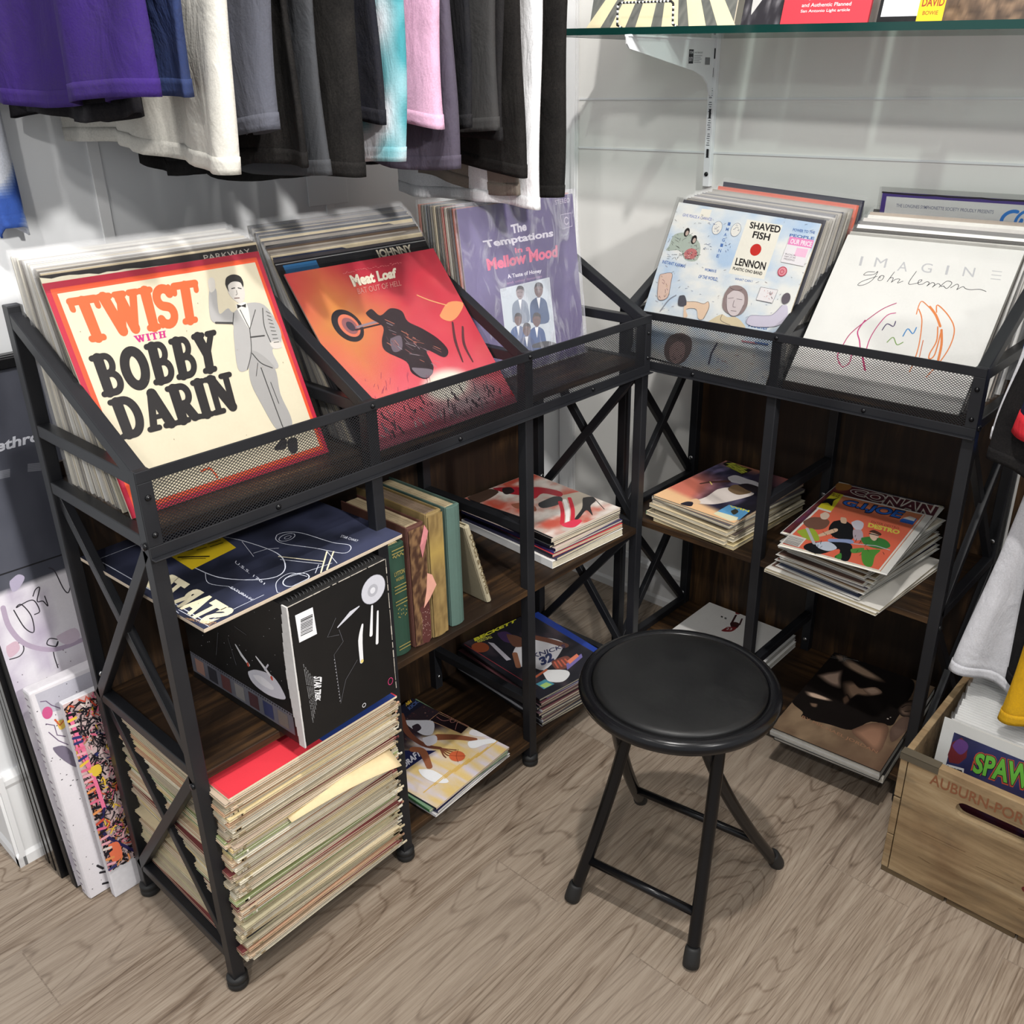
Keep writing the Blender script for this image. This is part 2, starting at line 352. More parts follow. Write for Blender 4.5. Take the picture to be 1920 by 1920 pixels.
class Art:
    'flat print on a surface with its own u, v axes (metres); crop = how photograph crops map to it'
    def __init__(s, mw, crop=None, z0=.0002):
        s.mw = mw; s.inv = mw.inverted(); s.crop = crop; s.z = z0; s.mb = MB()
        s.n = Vector((mw[0][2], mw[1][2], mw[2][2])); s.o = Vector((mw[0][3], mw[1][3], mw[2][3]))
    def P(s, p):
        x0, y0, k = s.crop; q = s.inv @ hit((x0+p[0]/k, y0+p[1]/k), s.o, s.n); return (q.x, q.y)
    lim = None
    def _pts(s, pts, uv):
        q = [tuple(p) for p in pts] if uv else [s.P(p) for p in pts]
        if s.lim: q = [(min(max(x, .0004), s.lim[0]-.0004), min(max(y, .0004), s.lim[1]-.0004)) for x, y in q]   # print stays on its sheet
        return q
    def up(s): s.z += STEP; return s.z
    def poly(s, pts, col, uv=False):
        z = s.up(); q = s._pts(pts, uv)
        tri = tessellate_polygon([[Vector((p[0], p[1], 0)) for p in q]])
        s.mb.add([(p[0], p[1], z) for p in q], [tuple(t) for t in tri], col)
    def rect(s, u0, v0, u1, v1, col): s.poly([(u0, v0), (u1, v0), (u1, v1), (u0, v1)], col, True)
    def blob(s, pts, col, uv=False):
        q = s._pts(pts, uv); q = smooth_pts(q+[q[0], q[1]], 4)[:-5]; s.poly(q, col, True)
    def line(s, pts, w, col, uv=False, smooth=False, cap=True):
        q = s._pts(pts, uv)
        if smooth: q = smooth_pts(q, 5)
        z = s.up(); vs, fs = _stroke_outline(q, w, cap); s.mb.add([(a, b, z) for a, b in vs], fs, col)
    def ell(s, c, rx, ry, col, rot=0, uv=False, n=24, ring=0, a0=0, a1=360):
        cx, cy = s._pts([c], uv)[0]; cr, sr = math.cos(rot), math.sin(rot)
        q = []
        for k in range(n+1):
            a = rad(a0+(a1-a0)*k/n); x, y = rx*math.cos(a), ry*math.sin(a); q.append((cx+x*cr-y*sr, cy+x*sr+y*cr))
        if ring: s.line(q, ring, col, True)
        else: s.poly(q[:-1] if a1-a0 >= 360 else q, col, True)
    def _bil(s, quad, uv):
        a, b, c, d = s._pts(quad, uv)      # TL TR BR BL
        def f(x, y):
            return tuple((d[i]*(1-x)+c[i]*x)*(1-y)+(a[i]*(1-x)+b[i]*x)*y for i in (0, 1))
        return f
    def text(s, t, quad, col, bold=0, uv=False, shear=0):
        f = s._bil(quad, uv); vs, fs = text_mesh(t, bold); z = s.up()
        s.mb.add([(*f(x+shear*(y-.5), y), z) for x, y in vs], fs, col)
    def slab(s, word, quad, col, uv=False, gap=.07, wt=1.0):
        f = s._bil(quad, uv); x = 0; items = []
        for ch in word:
            wd, strokes = GLYPH[ch]
            items += [([(x+px, py) for px, py in pts], w*wt) for pts, w in strokes]; x += wd+gap
        tot = x-gap
        for pts, w in items:
            vs, fs = _stroke_outline(pts, w); z = s.up()
            s.mb.add([(*f(a/tot, b), z) for a, b in vs], fs, col)
    def grid(s, u0, v0, u1, v1, nu, nv, fn):
        'soft picture: colour per vertex from a function of (u, v) in 0..1'
        z = s.up(); s.grids = getattr(s, 'grids', []); s.grids.append((u0, v0, u1, v1, nu, nv, fn, z))
    def build(s, name, parent, m='print'):
        o = s.mb.build(name, M[m], parent, fix=False) if s.mb.v else None
        for g in getattr(s, 'grids', []):
            u0, v0, u1, v1, nu, nv, fn, z = g
            vs = [(u0+(u1-u0)*i/nu, v0+(v1-v0)*j/nv, z) for j in range(nv+1) for i in range(nu+1)]
            fs = [(j*(nu+1)+i, j*(nu+1)+i+1, (j+1)*(nu+1)+i+1, (j+1)*(nu+1)+i) for j in range(nv) for i in range(nu)]
            me = bpy.data.meshes.new(name); 
            base = o.data if o else None
            if base is not None:
                b = len(base.vertices); allv = [tuple(v.co) for v in base.vertices]+vs
                allf = [tuple(p.vertices) for p in base.polygons]+[tuple(b+i for i in q) for q in fs]
                old = [c.color[:] for c in base.color_attributes['Col'].data]
            else: allv, allf, old, b = vs, fs, [], 0
            me.from_pydata(allv, [], allf); at = me.color_attributes.new('Col', 'FLOAT_COLOR', 'CORNER')
            cc = [lin(fn(i/nu, j/nv)) for j in range(nv+1) for i in range(nu+1)]
            vals = [x for c in old for x in c]
            for q in fs:
                for i in q: vals += cc[i]
            at.data.foreach_set('color', vals); me.materials.append(M[m])
            if o: o.data = me
            else:
                o = bpy.data.objects.new(name, me); COL.objects.link(o)
                if parent: o.parent = parent
        return o
def arc(cx, cy, rx, ry, a0, a1, n=14): return [(cx+rx*math.cos(rad(a0+(a1-a0)*k/n)), cy+ry*math.sin(rad(a0+(a1-a0)*k/n))) for k in range(n+1)]
SW, TH = .21, .12
def serif(x0, x1, y): return ([(x0, y), (x1, y)], TH)
GLYPH = {
 'T': (.72, [([(.06, .93), (.66, .93)], .14), ([(.06, .93), (.05, .76)], .11), ([(.66, .93), (.67, .76)], .11), ([(.36, .9), (.36, .08)], SW), serif(.2, .52, .06)]),
 'W': (1.05, [([(.16, .92), (.36, .12)], SW), ([(.36, .1), (.54, .8)], .15), ([(.54, .85), (.70, .12)], SW), ([(.70, .1), (.90, .92)], .15), serif(.05, .3, .94), serif(.44, .66, .94), serif(.80, 1.0, .94)]),
 'I': (.36, [([(.18, .92), (.18, .08)], SW), serif(.05, .31, .94), serif(.05, .31, .06)]),
 'S': (.56, [(arc(.28, .71, .19, .21, 20, 250, 14)+arc(.28, .28, .2, .21, 80, -160, 14), .17), ([(.46, .80), (.46, .94)], .1), ([(.09, .22), (.08, .06)], .1)]),
 'B': (.64, [([(.19, .92), (.19, .08)], SW), serif(.05, .3, .94), serif(.05, .3, .06), ([(.2, .94)]+arc(.34, .735, .15, .205, 90, -90)+[(.2, .53)], .13), ([(.2, .51)]+arc(.36, .285, .19, .225, 90, -90)+[(.2, .06)], .14)]),
 'O': (.72, [(arc(.36, .5, .25, .42, 0, 180, 18), .2), (arc(.36, .5, .25, .42, 180, 360, 18), .2)]),
 'D': (.70, [([(.19, .92), (.19, .08)], SW), serif(.05, .3, .94), serif(.05, .3, .06), ([(.2, .93)]+arc(.33, .5, .25, .43, 90, -90, 18)+[(.2, .07)], .17)]),
 'A': (.74, [([(.34, .9), (.14, .08)], .15), ([(.37, .93), (.60, .08)], SW), ([(.24, .33), (.5, .33)], .10), serif(.04, .28, .06), serif(.46, .71, .06)]),
 'R': (.68, [([(.19, .92), (.19, .08)], SW), serif(.05, .3, .94), serif(.05, .33, .06), ([(.2, .94)]+arc(.36, .71, .17, .225, 90, -90)+[(.2, .48)], .14), ([(.36, .46), (.52, .1)], .2), serif(.5, .66, .07)]),
 'N': (.76, [([(.17, .92), (.17, .08)], .14), ([(.18, .92), (.58, .1)], SW), ([(.6, .1), (.6, .92)], .14), serif(.04, .26, .94), serif(.05, .30, .06), serif(.48, .72, .94)]),
 'Y': (.66, [([(.14, .92), (.33, .45)], SW), ([(.53, .92), (.34, .45)], .14), ([(.33, .48), (.33, .08)], SW), serif(.03, .27, .94), serif(.42, .63, .94), serif(.18, .48, .06)]),
 'H': (.74, [([(.18, .92), (.18, .08)], .19), ([(.56, .92), (.56, .08)], .19), ([(.18, .5), (.56, .5)], .12), serif(.04, .32, .94), serif(.04, .32, .06), serif(.42, .70, .94), serif(.42, .70, .06)]),
}
def fbm(x, y, s=1, o=4): return noise.fractal(Vector((x*s, y*s, 3.7)), 1, 2, o)
def lerp(a, b, t): t = max(0, min(1, t)); return tuple(a[i]+(b[i]-a[i])*t for i in range(3))

# ================================================================== the shop corner
WX, WY = .105, -.09                      # faces of the left and the right wall
def struct(name, mb, m, **k): return tag(mb.build(name, M[m], **k), kind='structure')
b = MB(); b.box((-.6, -3.6, -.06), (3.4, .02, 0)); struct('floor', b, 'floor')
b = MB(); b.box((-.02, -1.625, 0), (WX, .03, 2.7)); struct('wall_left', b, 'wall2')
b = MB(); b.box((WX, WY, 0), (3.4, .03, 2.7)); struct('wall_right', b, 'wall')
b = MB(); b.box((-.6, -1.60, 0), (-.02, -1.57, 2.7)); struct('wall_return', b, 'wall')
b = MB(); b.box((-.6, -3.6, 2.7), (3.4, .03, 2.76)); struct('ceiling', b, 'trim')
def skirting(name, p, q, out, h=.135):
    b = MB(); p = Vector(p); q = Vector(q); d = (q-p).normalized(); o = Vector(out)
    prof = [(0, 0), (.014, 0), (.014, .02), (.009, .028), (.009, h-.03), (.012, h-.022), (.012, h-.012), (.005, h), (0, h)]
    vs = []
    for e in (p, q):
        for x, z in prof: vs.append(e+o*x+Vector((0, 0, z)))
    n = len(prof); fs = [(i, (i+1) % n, n+(i+1) % n, n+i) for i in range(n)]+[tuple(range(n)), tuple(reversed(range(n, 2*n)))]
    b.add(vs, fs); return struct(name, b, 'trim')
skirting('baseboard_left', (WX, -1.639, 0), (WX, WY-.014, 0), (1, 0, 0), .2)
skirting('baseboard_right', (WX+.014, WY, 0), (3.3, WY, 0), (0, -1, 0), .12)
skirting('baseboard_return', (-.02, -1.625, 0), (WX+.014, -1.625, 0), (0, -1, 0), .2)
b = MB(); b.box((WX+.004, WY-.006, .12), (.162, WY, 2.7)); b.box((.148, WY-.010, .12), (.158, WY-.006, 2.7)); struct('trim_1', b, 'trim')
for i, (y, z0) in enumerate(((-.80, .2), (-1.25, .2))):
    b = MB(); b.box((WX, y-.009, z0), (WX+.003, y+.009, 2.7)); struct('trim_%d' % (i+2), b, 'trim')
for i, z in enumerate((1.268, 1.16)):
    b = MB(); b.box((.165, WY-.0025, z-.002), (3.3, WY, z+.002)); struct('trim_%d' % (i+4), b, 'wall2')
b = MB(); b.box((WX, -.85, 1.088), (WX+.0035, -.755, 1.15)); struct('trim_6', b, 'wall2', bevel=.002)

# ------------------------------------------------------------------ the two record racks
T = .02; ZF, ZB, Z3, Z2, Z1, Z0 = .883, 1.043, .8788, .7932, .4337, .0775
BIN, MID, LOW = .792, .421, .062         # tops of the three boards
def rack(loc, rotz, L, D, posts, label, meshw=True):
    r = thing('record_rack', label, 'rack', loc, rotz)
    for i, x in enumerate(posts):
        a, c = x-T/2, x+T/2
        b = MB(); b.box((a, 0, .02), (c, T, ZF)); b.build('post', M['black'], r, .0015)
        b = MB(); b.box((a, D-T, .02), (c, D, ZB)); b.build('post', M['black'], r, .0015)
        for y in (T/2, D-T/2):
            b = MB(); m = Matrix.Translation((x, y, 0)); b.lathe([(0, 0), (.0145, 0), (.0165, .003), (.0165, .011), (.0145, .0135), (.0165, .016), (.0165, .021), (.013, .024), (0, .024)], 20, m=m); b.build('foot', M['rubber'], r)
        b = MB()
        n = Vector((0, ZB-ZF, -D)); n.normalize()
        b.bar((x, T*.45, ZF-T*.52), (x, D-T*.45, ZB-T*.70), T*.96, T*.96); b.build('sloped_rail', M['black'], r, .0015)
        end = i in (0, len(posts)-1)
        for z in ((Z3, Z2, Z1, Z0) if end else (Z3, Z1+.12, Z0+.09)):
            b = MB(); b.bar((x, T, z-T*.45), (x, D-T, z-T*.45), T*.9, T*.9); b.build('cross_rail', M['black'], r, .0015)
        if end:
            for za, zb in ((Z2-T, Z1-T*.4), (Z1-T, Z0-T*.4)):
                for k, (y0, y1) in enumerate(((T*.6, D-T*.6), (D-T*.6, T*.6))):
                    dx = .0035*(1 if k else -1)
                    b = MB(); b.bar((x+dx, y0, za), (x+dx, y1, zb), .017, .013, up=(1, 0, 0)); b.build('cross_brace', M['black'], r, .001)
            for z in (Z2-.012, Z1-.03):
                b = MB(); m = Matrix.Translation((a if i == 0 else c, T/2, z)) @ Matrix.Rotation(rad(90), 4, 'Y'); b.lathe([(0, -.003), (.005, -.003), (.005, .003), (.003, .003), (.0028, .001), (0, .001)], 12, m=m); b.build('bolt', M['blackgloss'], r)
    for z, nm in ((BIN, 'bin_board'), (MID, 'shelf'), (LOW, 'shelf')):
        b = MB(); b.box((T*.25, .002 if z != BIN else .022, z-.013), (L-T*.25, D-.002, z)); b.build(nm, M['rustic'], r, .001)
    b = MB(); b.box((.004, D-.0015, LOW-.004), (L-.004, D+.005, BIN+.02)); b.build('back_panel', M['rusticv'], r)
    for x in posts:
        for z in (MID+.045, LOW+.03):
            b = MB(); m = Matrix.Translation((x, D-T, z)) @ Matrix.Rotation(rad(90), 4, 'X'); b.lathe([(0, 0), (.005, 0), (.005, .002), (.0025, .003), (0, .0025)], 12, m=m); b.build('screw', M['chrome'], r)
    # front guard: steel strip frame filled with expanded mesh
    g = MB(); za, zb, fw = .768, ZF, .015
    g.box((0, -.003, zb-fw), (L, 0, zb)); g.box((0, -.003, za), (L, 0, za+fw)); g.box((0, -.012, za-.002), (L, 0, za))
    g.box((0, -.003, za+fw), (fw+.004, 0, zb-fw)); g.box((L-fw-.004, -.003, za+fw), (L, 0, zb-fw))
    go = g.build('guard_frame', M['black'], r, .0008)
    ms = MB(); x0, x1, h0, h1 = fw, L-fw, za+fw-.002, zb-fw+.002; H = h1-h0; k = .72; pitch = .006; wv = .00044
    for sgn in (1, -1):
        c = -H/k
        while c < x1-x0:
            xa, xb = max(0, c), min(x1-x0, c+H/k)
            if xb-xa > .001:
                ya, yb = k*(xa-c), k*(xb-c)
                if sgn < 0: ya, yb = H-ya, H-yb
                ms.bar((x0+xa, -.0015-.0003*sgn, h0+ya), (x0+xb, -.0015-.0003*sgn, h0+yb), .0005, wv*2, up=(0, 0, 1))
            c += pitch
    ms.build('wire_mesh', M['black'], go)
    spots = [(x, z) for x in (.010, L-.010) for z in (za+.03, zb-.035)]+[(x, zb-.008) for x in posts[1:-1]]
    spots += [((posts[i]+posts[i+1])/2, za+.007) for i in range(len(posts)-1)]
    for x, z in spots:
        b = MB(); m = Matrix.Translation((x, -.003, z)) @ Matrix.Rotation(rad(90), 4, 'X'); b.lathe([(0, .0035), (.0025, .003), (.0042, .0008), (.0042, 0), (0, 0)], 14, m=m); b.build('bolt', M['blackgloss'], go)
    return r
AX, AY = .640, -1.5165
BX0, BY = .552, -.430
rackA = rack((AX, AY, 0), rad(90), 1.068, .301, [.01, .3613, .706, 1.058], 'longer black metal rack with three record bins, standing in front of the left wall')
rackB = rack((BX0, BY, 0), 0, .715, .312, [.01, .352, .705], 'shorter black metal rack with two record bins, standing against the right wall')

# ================================================================== records in the bins
S = .313
TINTS = [(214,208,196), (190,184,172), (232,228,218), (120,112,104), (70,66,70), (172,60,50), (46,52,74), (205,190,160), (88,72,58), (225,222,216), (40,40,42), (150,142,132), (196,110,90), (92,100,112)]
def lp_frame(kind, x, y, z, lean, yaw=0, roll=0):
    if kind == 'A': u = Vector((math.sin(yaw), math.cos(yaw), 0)); n = Vector((math.cos(yaw), -math.sin(yaw), 0))
    else: u = Vector((math.cos(yaw), math.sin(yaw), 0)); n = Vector((math.sin(yaw), -math.cos(yaw), 0))
    v = Vector((0, 0, 1))*math.cos(lean)-n*math.sin(lean)
    u2 = u*math.cos(roll)-v*math.sin(roll); v2 = v*math.cos(roll)+u*math.sin(roll)
    return frame((x, y, z), u2, v2)
def lp_mesh(front, edge, t, sleeve=True, nm='record_sleeve', paper=True):
    'card sleeve with its open side showing inner paper or a gap coloured dark as shade; clear outer bag with a flap above'
    b = MB(); dark = tuple(int(c*.35) for c in edge)
    b.box((0, 0, -t), (S, S, -t*.72), edge, cols=[front, front, edge, edge, edge, edge]); b.box((0, 0, -t*.28), (S, S, 0), edge, cols=[front, front, edge, edge, edge, edge])
    b.box((.003, .003, -t*.72), (S-.003, S-.003, -t*.28), dark if rnd.random() < .5 else (225, 220, 205))  # dark filling: shade of the open gap put into the colour
    o = b.build(nm, M['card'])
    if sleeve:
        f = MB(); z_ = -t-.0006
        f.add([(-.004, S-.002, z_), (S+.004, S-.002, z_), (S+.004, S+.009, z_), (-.004, S+.009, z_)], [(0, 1, 2, 3)])
        for x_ in (-.0045, S+.0006): f.add([(x_, 0, z_), (x_+.004, 0, z_), (x_+.004, S+.004, z_), (x_, S+.004, z_)], [(0, 1, 2, 3)])
        f.build('plastic_bag', M['sleeve'], o)
    return o
def row(kind, n, base0, base1, a0, a1, left, z, t, label, group, tints, jit=.002, seed=1, roll=0):
    R = random.Random(seed); protos = []
    for k in range(n):
        q = k/(n-1); base = base0+(base1-base0)*q; a = rad(a0+(a1-a0)*q)
        ln = left(q)+R.uniform(-jit, jit)
        mw = lp_frame(kind, base if kind == 'A' else ln, ln if kind == 'A' else base, z, a, rad(R.uniform(-.25, .25)), rad(roll+R.uniform(-.3, .3)))
        if k < len(tints):
            o = lp_mesh(tints[k], lerp(tints[k], (222, 214, 196), R.choice((.3, .7, .95))), t); protos.append(o)
            o.matrix_world = mw; tag(o, label, 'record', group)
        else: dup(protos[R.randrange(len(protos))], mw, label, group)
RT = random.Random(3)
row('A', 27, .385, .530, 5.5, 18.4, lambda q: -1.492-.004*(1-q), BIN+.001, .0026, 'clear-bagged record in the pale row behind the cream cover with orange and black lettering', 'records in the left bin behind the cream cover', [TINTS[i] for i in (9, 0, 2, 1, 9, 7, 2, 0, 3, 11, 2, 9)], seed=2)
row('A', 29, .385, .572, 7, 32.5, lambda q: -1.138+.001*(1-q), BIN+.001, .0023, 'clear-bagged record in the dark row behind the red motorbike cover', 'records in the middle bin behind the red cover', [TINTS[i] for i in (10, 8, 13, 6, 4, 3, 11, 10, 6, 7, 4)], seed=3)
row('A', 13, .385, .491, 3, 6.2, lambda q: -.7975, BIN+.001, .0042, 'clear-bagged record in the row behind the purple shrink-wrapped cover', 'records in the corner bin behind the purple cover', [TINTS[i] for i in (12, 3, 13, 6, 11, 7, 10, 4, 5, 0, 8)], jit=.001, seed=4)
row('B', 11, -.292, -.403, 17.5, 22.3, lambda q: .578-.002*q, BIN+.002, .0036, 'clear-bagged record in the row behind the pale blue illustrated cover', 'records in the bin behind the pale blue cover', [(140, 134, 124), (120, 116, 108), (52, 54, 66), (150, 144, 134), (104, 100, 96), (80, 80, 88), (168, 164, 158), (128, 122, 112), (96, 94, 92)], seed=5, roll=3.5)
row('B', 9, -.255, -.393, 25, 38.7, lambda q: .932-.016*q, BIN+.001, .0034, 'clear-bagged record in the row behind the white cover with coloured line drawing', 'records in the bin behind the white cover', [(236,234,230), (40,36,34), (180,165,150), (225,222,215), (205,200,195), (120,118,116), (232,230,226), (70,66,62)], seed=6)

def front_lp(name_label, mw, paper, edge, t=.0032, filmm='film', grow=0):
    b = MB(); b.box((0, 0, -t), (S, S, 0), edge, cols=[edge, paper, edge, edge, edge, edge])
    o = b.build('record_sleeve', M['card'], bevel=.0006); o.matrix_world = mw; tag(o, name_label, 'record')
    f = MB(); f.box((-.005, -.003, .0045), (S+.005, S+.009, .0047)); f.box((-.005, -.003, -t-.001), (S+.005, S+.009, -t-.0008)); f.build('plastic_bag', M[filmm], o)
    return o
mwX = lp_frame('A', .539, -1.497, BIN+.001, rad(19.3)); o = front_lp('cream record cover with a worn black top border, directly behind the orange-lettered one', mwX, (236, 228, 204), (226, 214, 190), .0026)
a = Art(mwX, None); a.rect(0, 0, S, S, (238, 230, 206)); a.poly([(0, S), (S, S), (S, S-.014)]+[(S-.012*k, S-.014+.010*(k/26)**1.2+rnd.uniform(-.0016, .0016)) for k in range(1, 26)]+[(0, S-.002)], (34, 30, 32), True)
a.text('PARKWAY', [(.225, S-.004), (.300, S-.004), (.300, S-.012), (.225, S-.012)], (206, 198, 186), 0, uv=True); a.build('cover_print', o)
mwX = lp_frame('A', .583, -1.1385, BIN+.001, rad(34)); o = front_lp('black record cover with a blue corner, directly behind the red motorbike cover', mwX, (26, 26, 30), (70, 68, 70), .0023)
a = Art(mwX, None); a.rect(0, 0, S, S, (28, 28, 32)); a.rect(.012, S-.03, .075, S-.006, (52, 112, 164)); a.text('JOHNNY', [(.195, S-.006), (.275, S-.006), (.275, S-.026), (.195, S-.026)], (206, 196, 176), .04, uv=True); a.rect(0, S-.004, S, S-.0025, (150, 150, 150)); a.build('cover_print', o)
for (yb, ln_, c_, lb) in ((-.152, 3, (56, 58, 76), 'navy record at the very back of the bin behind the pale blue illustrated cover'), (-.222, 12.3, (206, 104, 84), 'salmon pink record near the back of the bin behind the pale blue cover'), (-.262, 15.6, (132, 126, 116), 'grey record in front of the salmon pink one, short rack left bin')):
    o = lp_mesh(c_, lerp(c_, (215, 205, 185), .4), .0038); o.matrix_world = lp_frame('B', .578, yb, BIN+.002, rad(ln_), 0, rad(3.5)); tag(o, lb, 'record')
mwX = lp_frame('B', .942, -.150, BIN+.001, rad(3.2)); o = front_lp('white record cover with purple border and blue logo at the back of its bin', mwX, (236, 236, 234), (60, 46, 50), .004)
a = Art(mwX, None); a.rect(0, 0, S, S, (78, 58, 140)); a.rect(.009, 0, S, S-.008, (232, 232, 230)); a.line([(0, S-.001)]+[(.02*k, S-.0015+rnd.uniform(-.001, .0008)) for k in range(1, 16)]+[(S, S-.0015)], .003, (36, 28, 36), True)
a.text('THE LONGINES SYMPHONETTE SOCIETY PROUDLY PRESENTS', [(.030, S-.020), (.205, S-.020), (.205, S-.026), (.030, S-.026)], (120, 124, 150), .01, uv=True)
a.ell((.237, S-.034), .017, .014, (44, 130, 220), .5, ring=.006, uv=True, a0=40, a1=330); a.ell((.256, S-.033), .011, .016, (44, 130, 220), -.5, ring=.005, uv=True); a.line([(.245, S-.05), (.285, S-.048)], .002, (90, 120, 170), True); a.build('cover_print', o)
def new_art(o, mw, crop): return Art(mw, crop)

# ---- cream cover with the big slab lettering
mwT = lp_frame('A', .5665, -1.4985, BIN+.001, rad(23.4))
lpT = front_lp('cream record cover with orange and thick black lettering and a man in grey suit', mwT, (203, 42, 62), (226, 214, 190))
a = Art(mwT, (60, 400, 1920/580)); a.lim = (S, S)
a.rect(0, 0, S, S, (196, 38, 66)); a.rect(.007, .007, S-.007, S-.0085, (247, 92, 52)); a.rect(.0135, .0135, S-.012, S-.0155, (234, 223, 195))
OR = (251, 108, 60); BK = (34, 30, 31)
a.slab('TWIST', [(212, 535), (1022, 415), (1056, 668), (330, 806)], OR, gap=-.01, wt=1.3)
a.slab('WITH', [(628, 762), (828, 728), (834, 770), (648, 806)], (205, 45, 130))
a.slab('BOBBY', [(352, 890), (1132, 725), (1172, 972), (442, 1142)], BK, gap=.03, wt=1.24)
a.slab('DARIN', [(468, 1165), (1228, 985), (1288, 1214), (560, 1404)], BK, gap=.0, wt=1.24)
GR = (186, 184, 182); DG = (70, 68, 68); LG = (212, 209, 204)
a.blob([(1250, 615), (1330, 560), (1440, 570), (1530, 700), (1545, 800), (1490, 850), (1530, 950), (1480, 960), (1400, 900), (1330, 975), (1275, 960), (1250, 760), (1240, 685), (1130, 680), (1100, 620), (1100, 480), (1140, 470), (1150, 560), (1165, 625), (1215, 590)], GR)
a.blob([(1345, 955), (1365, 850), (1500, 950), (1540, 1120), (1600, 1250), (1610, 1320), (1545, 1350), (1500, 1320), (1420, 1180), (1360, 1060)], (172, 170, 168))
a.blob([(1262, 570), (1300, 555), (1330, 560), (1350, 640), (1350, 720), (1310, 660)], (236, 233, 226))
a.blob([(1205, 430), (1235, 388), (1290, 400), (1312, 450), (1320, 520), (1295, 560), (1255, 540), (1220, 500)], (222, 216, 208))
a.blob([(1198, 440), (1205, 400), (1245, 380), (1290, 392), (1310, 430), (1308, 460), (1290, 430), (1245, 425), (1215, 450), (1222, 490)], (40, 38, 38))
a.blob([(1090, 420), (1105, 400), (1130, 410), (1135, 470), (1105, 490)], (225, 219, 210))
a.blob([(1475, 800), (1530, 790), (1550, 830), (1500, 840)], (222, 216, 208))
a.line([(1238, 468), (1256, 464)], .0016, DG); a.line([(1278, 464), (1296, 468)], .0016, DG); a.line([(1268, 480), (1272, 504), (1264, 508)], .0010, (120, 116, 112)); a.line([(1256, 528), (1285, 526)], .0014, (120, 90, 86))
a.poly([(1270, 566), (1298, 574), (1326, 562), (1326, 586), (1298, 578), (1274, 592)], BK)
for P_, w_ in (([(1350, 720), (1290, 600)], .0012), ([(1350, 720), (1385, 600)], .0012), ([(1350, 720), (1360, 860), (1335, 970)], .0012), ([(1430, 590), (1440, 700), (1480, 800)], .0014), ([(1245, 690), (1250, 620)], .0012), ([(1355, 770), (1440, 760)], .0022), ([(1365, 870), (1420, 930), (1490, 960)], .0016), ([(1420, 960), (1500, 1180), (1560, 1340)], .0016), ([(1140, 680), (1240, 682)], .003), ([(1400, 930), (1390, 1010)], .001), ([(1480, 1050), (1530, 1180)], .0012)):
    a.line(P_, w_, DG, smooth=len(P_) > 2)
for k in range(9): a.line([(1452+k*6, 610+k*24), (1475+k*7, 622+k*22)], .0012, (96, 94, 92))
a.blob([(1505, 1455), (1550, 1400), (1580, 1410), (1570, 1460), (1520, 1470)], (44, 42, 44)); a.blob([(1590, 1400), (1640, 1395), (1645, 1475), (1610, 1490), (1585, 1450)], (44, 42, 44))
a.line([(1050, 1600), (1100, 1580), (1120, 1600)], .003, OR); a.line([(1130, 1610), (1150, 1640)], .003, OR)
a.text('PARKWAY', [(1150, 246), (1340, 222), (1342, 234), (1152, 258)], (246, 230, 200))
for k in range(14): a.ell((RT.uniform(.02, .29), RT.uniform(.02, .29)), .0006, .0006, (150, 130, 110), uv=True, n=6)
a.build('cover_print', lpT)
# card behind it whose worn black top edge shows
# ---- red cover
mwM = lp_frame('A', .622, -1.1355, BIN+.001, rad(38.8))
lpM = front_lp('red record cover with a dark motorbike and pale lettering, leaning in the middle bin', mwM, (190, 40, 50), (170, 150, 140))
a = Art(mwM, (480, 440, 1920/520)); a.lim = (S, S)
def redsky(u, v):
    n = fbm(u+.3, v, 2.6, 5)*.35; m = fbm(u*1.2, v*2, 5, 3)*.2
    c = lerp((204, 56, 72), (238, 108, 118), max(0, 1-v*1.1)+n)
    c = lerp(c, (214, 138, 72), max(0, 1.25-abs(u-.18)*2.6-abs(v-.68)*2.2)*.95+m*.5)
    c = lerp(c, (120, 30, 44), max(0, (v-.62)*1.6-abs(u-.62)*1.8+n*1.4)*1.2)
    c = lerp(c, (232, 110, 130), max(0, .45-v)*.9+m*.4)
    c = lerp(c, (90, 40, 60), max(0, .16-v)*4.2+n*.2*(v < .25))
    g = max(0, 1-((u-.60)/.20)**2-((v-.21)/.11)**2)
    c = lerp(c, (245, 240, 225), g*1.6)
    g2 = max(0, 1-((u-.66)/.3)**2-((v-.12)/.13)**2); return lerp(c, (150, 190, 185), g2*.6*(1-min(1, g*2)))
a.grid(0, 0, S, S, 90, 90, redsky)
DK = (44, 30, 38); MD = (92, 60, 66)
a.ell((635, 630), .026, .030, (34, 28, 36), .3, n=30); a.ell((645, 630), .0175, .021, (222, 120, 92), .3, n=30); a.ell((650, 632), .0125, .0155, (150, 92, 96), .3, n=26); a.ell((655, 635), .007, .009, (60, 50, 66), .3)
a.line([(700, 640), (880, 590)], .004, (150, 130, 140)); a.line([(690, 660), (860, 620)], .003, DK)
a.blob([(760, 540), (800, 515), (860, 560), (930, 510), (1010, 530), (1050, 600), (1150, 650), (1260, 720), (1330, 800), (1300, 850), (1180, 800), (1230, 920), (1180, 1000), (1080, 960), (1040, 880), (900, 810), (870, 740), (880, 640), (790, 580)], DK)
a.blob([(1080, 920), (1220, 935), (1200, 985), (1140, 985)], (120, 110, 120)); a.blob([(930, 720), (1000, 700), (1010, 790), (950, 810)], (108, 96, 108))
rr = random.Random(11)
for k in range(46):
    x = rr.uniform(870, 1240); y = 640+(x-870)*.55+rr.uniform(-70, 90)
    a.line([(x, y), (x+rr.uniform(15, 70), y+rr.uniform(8, 42))], rr.uniform(.0006, .0016), rr.choice([(150, 92, 92), (96, 70, 80), (190, 120, 100), (24, 18, 24), (150, 140, 148)]))
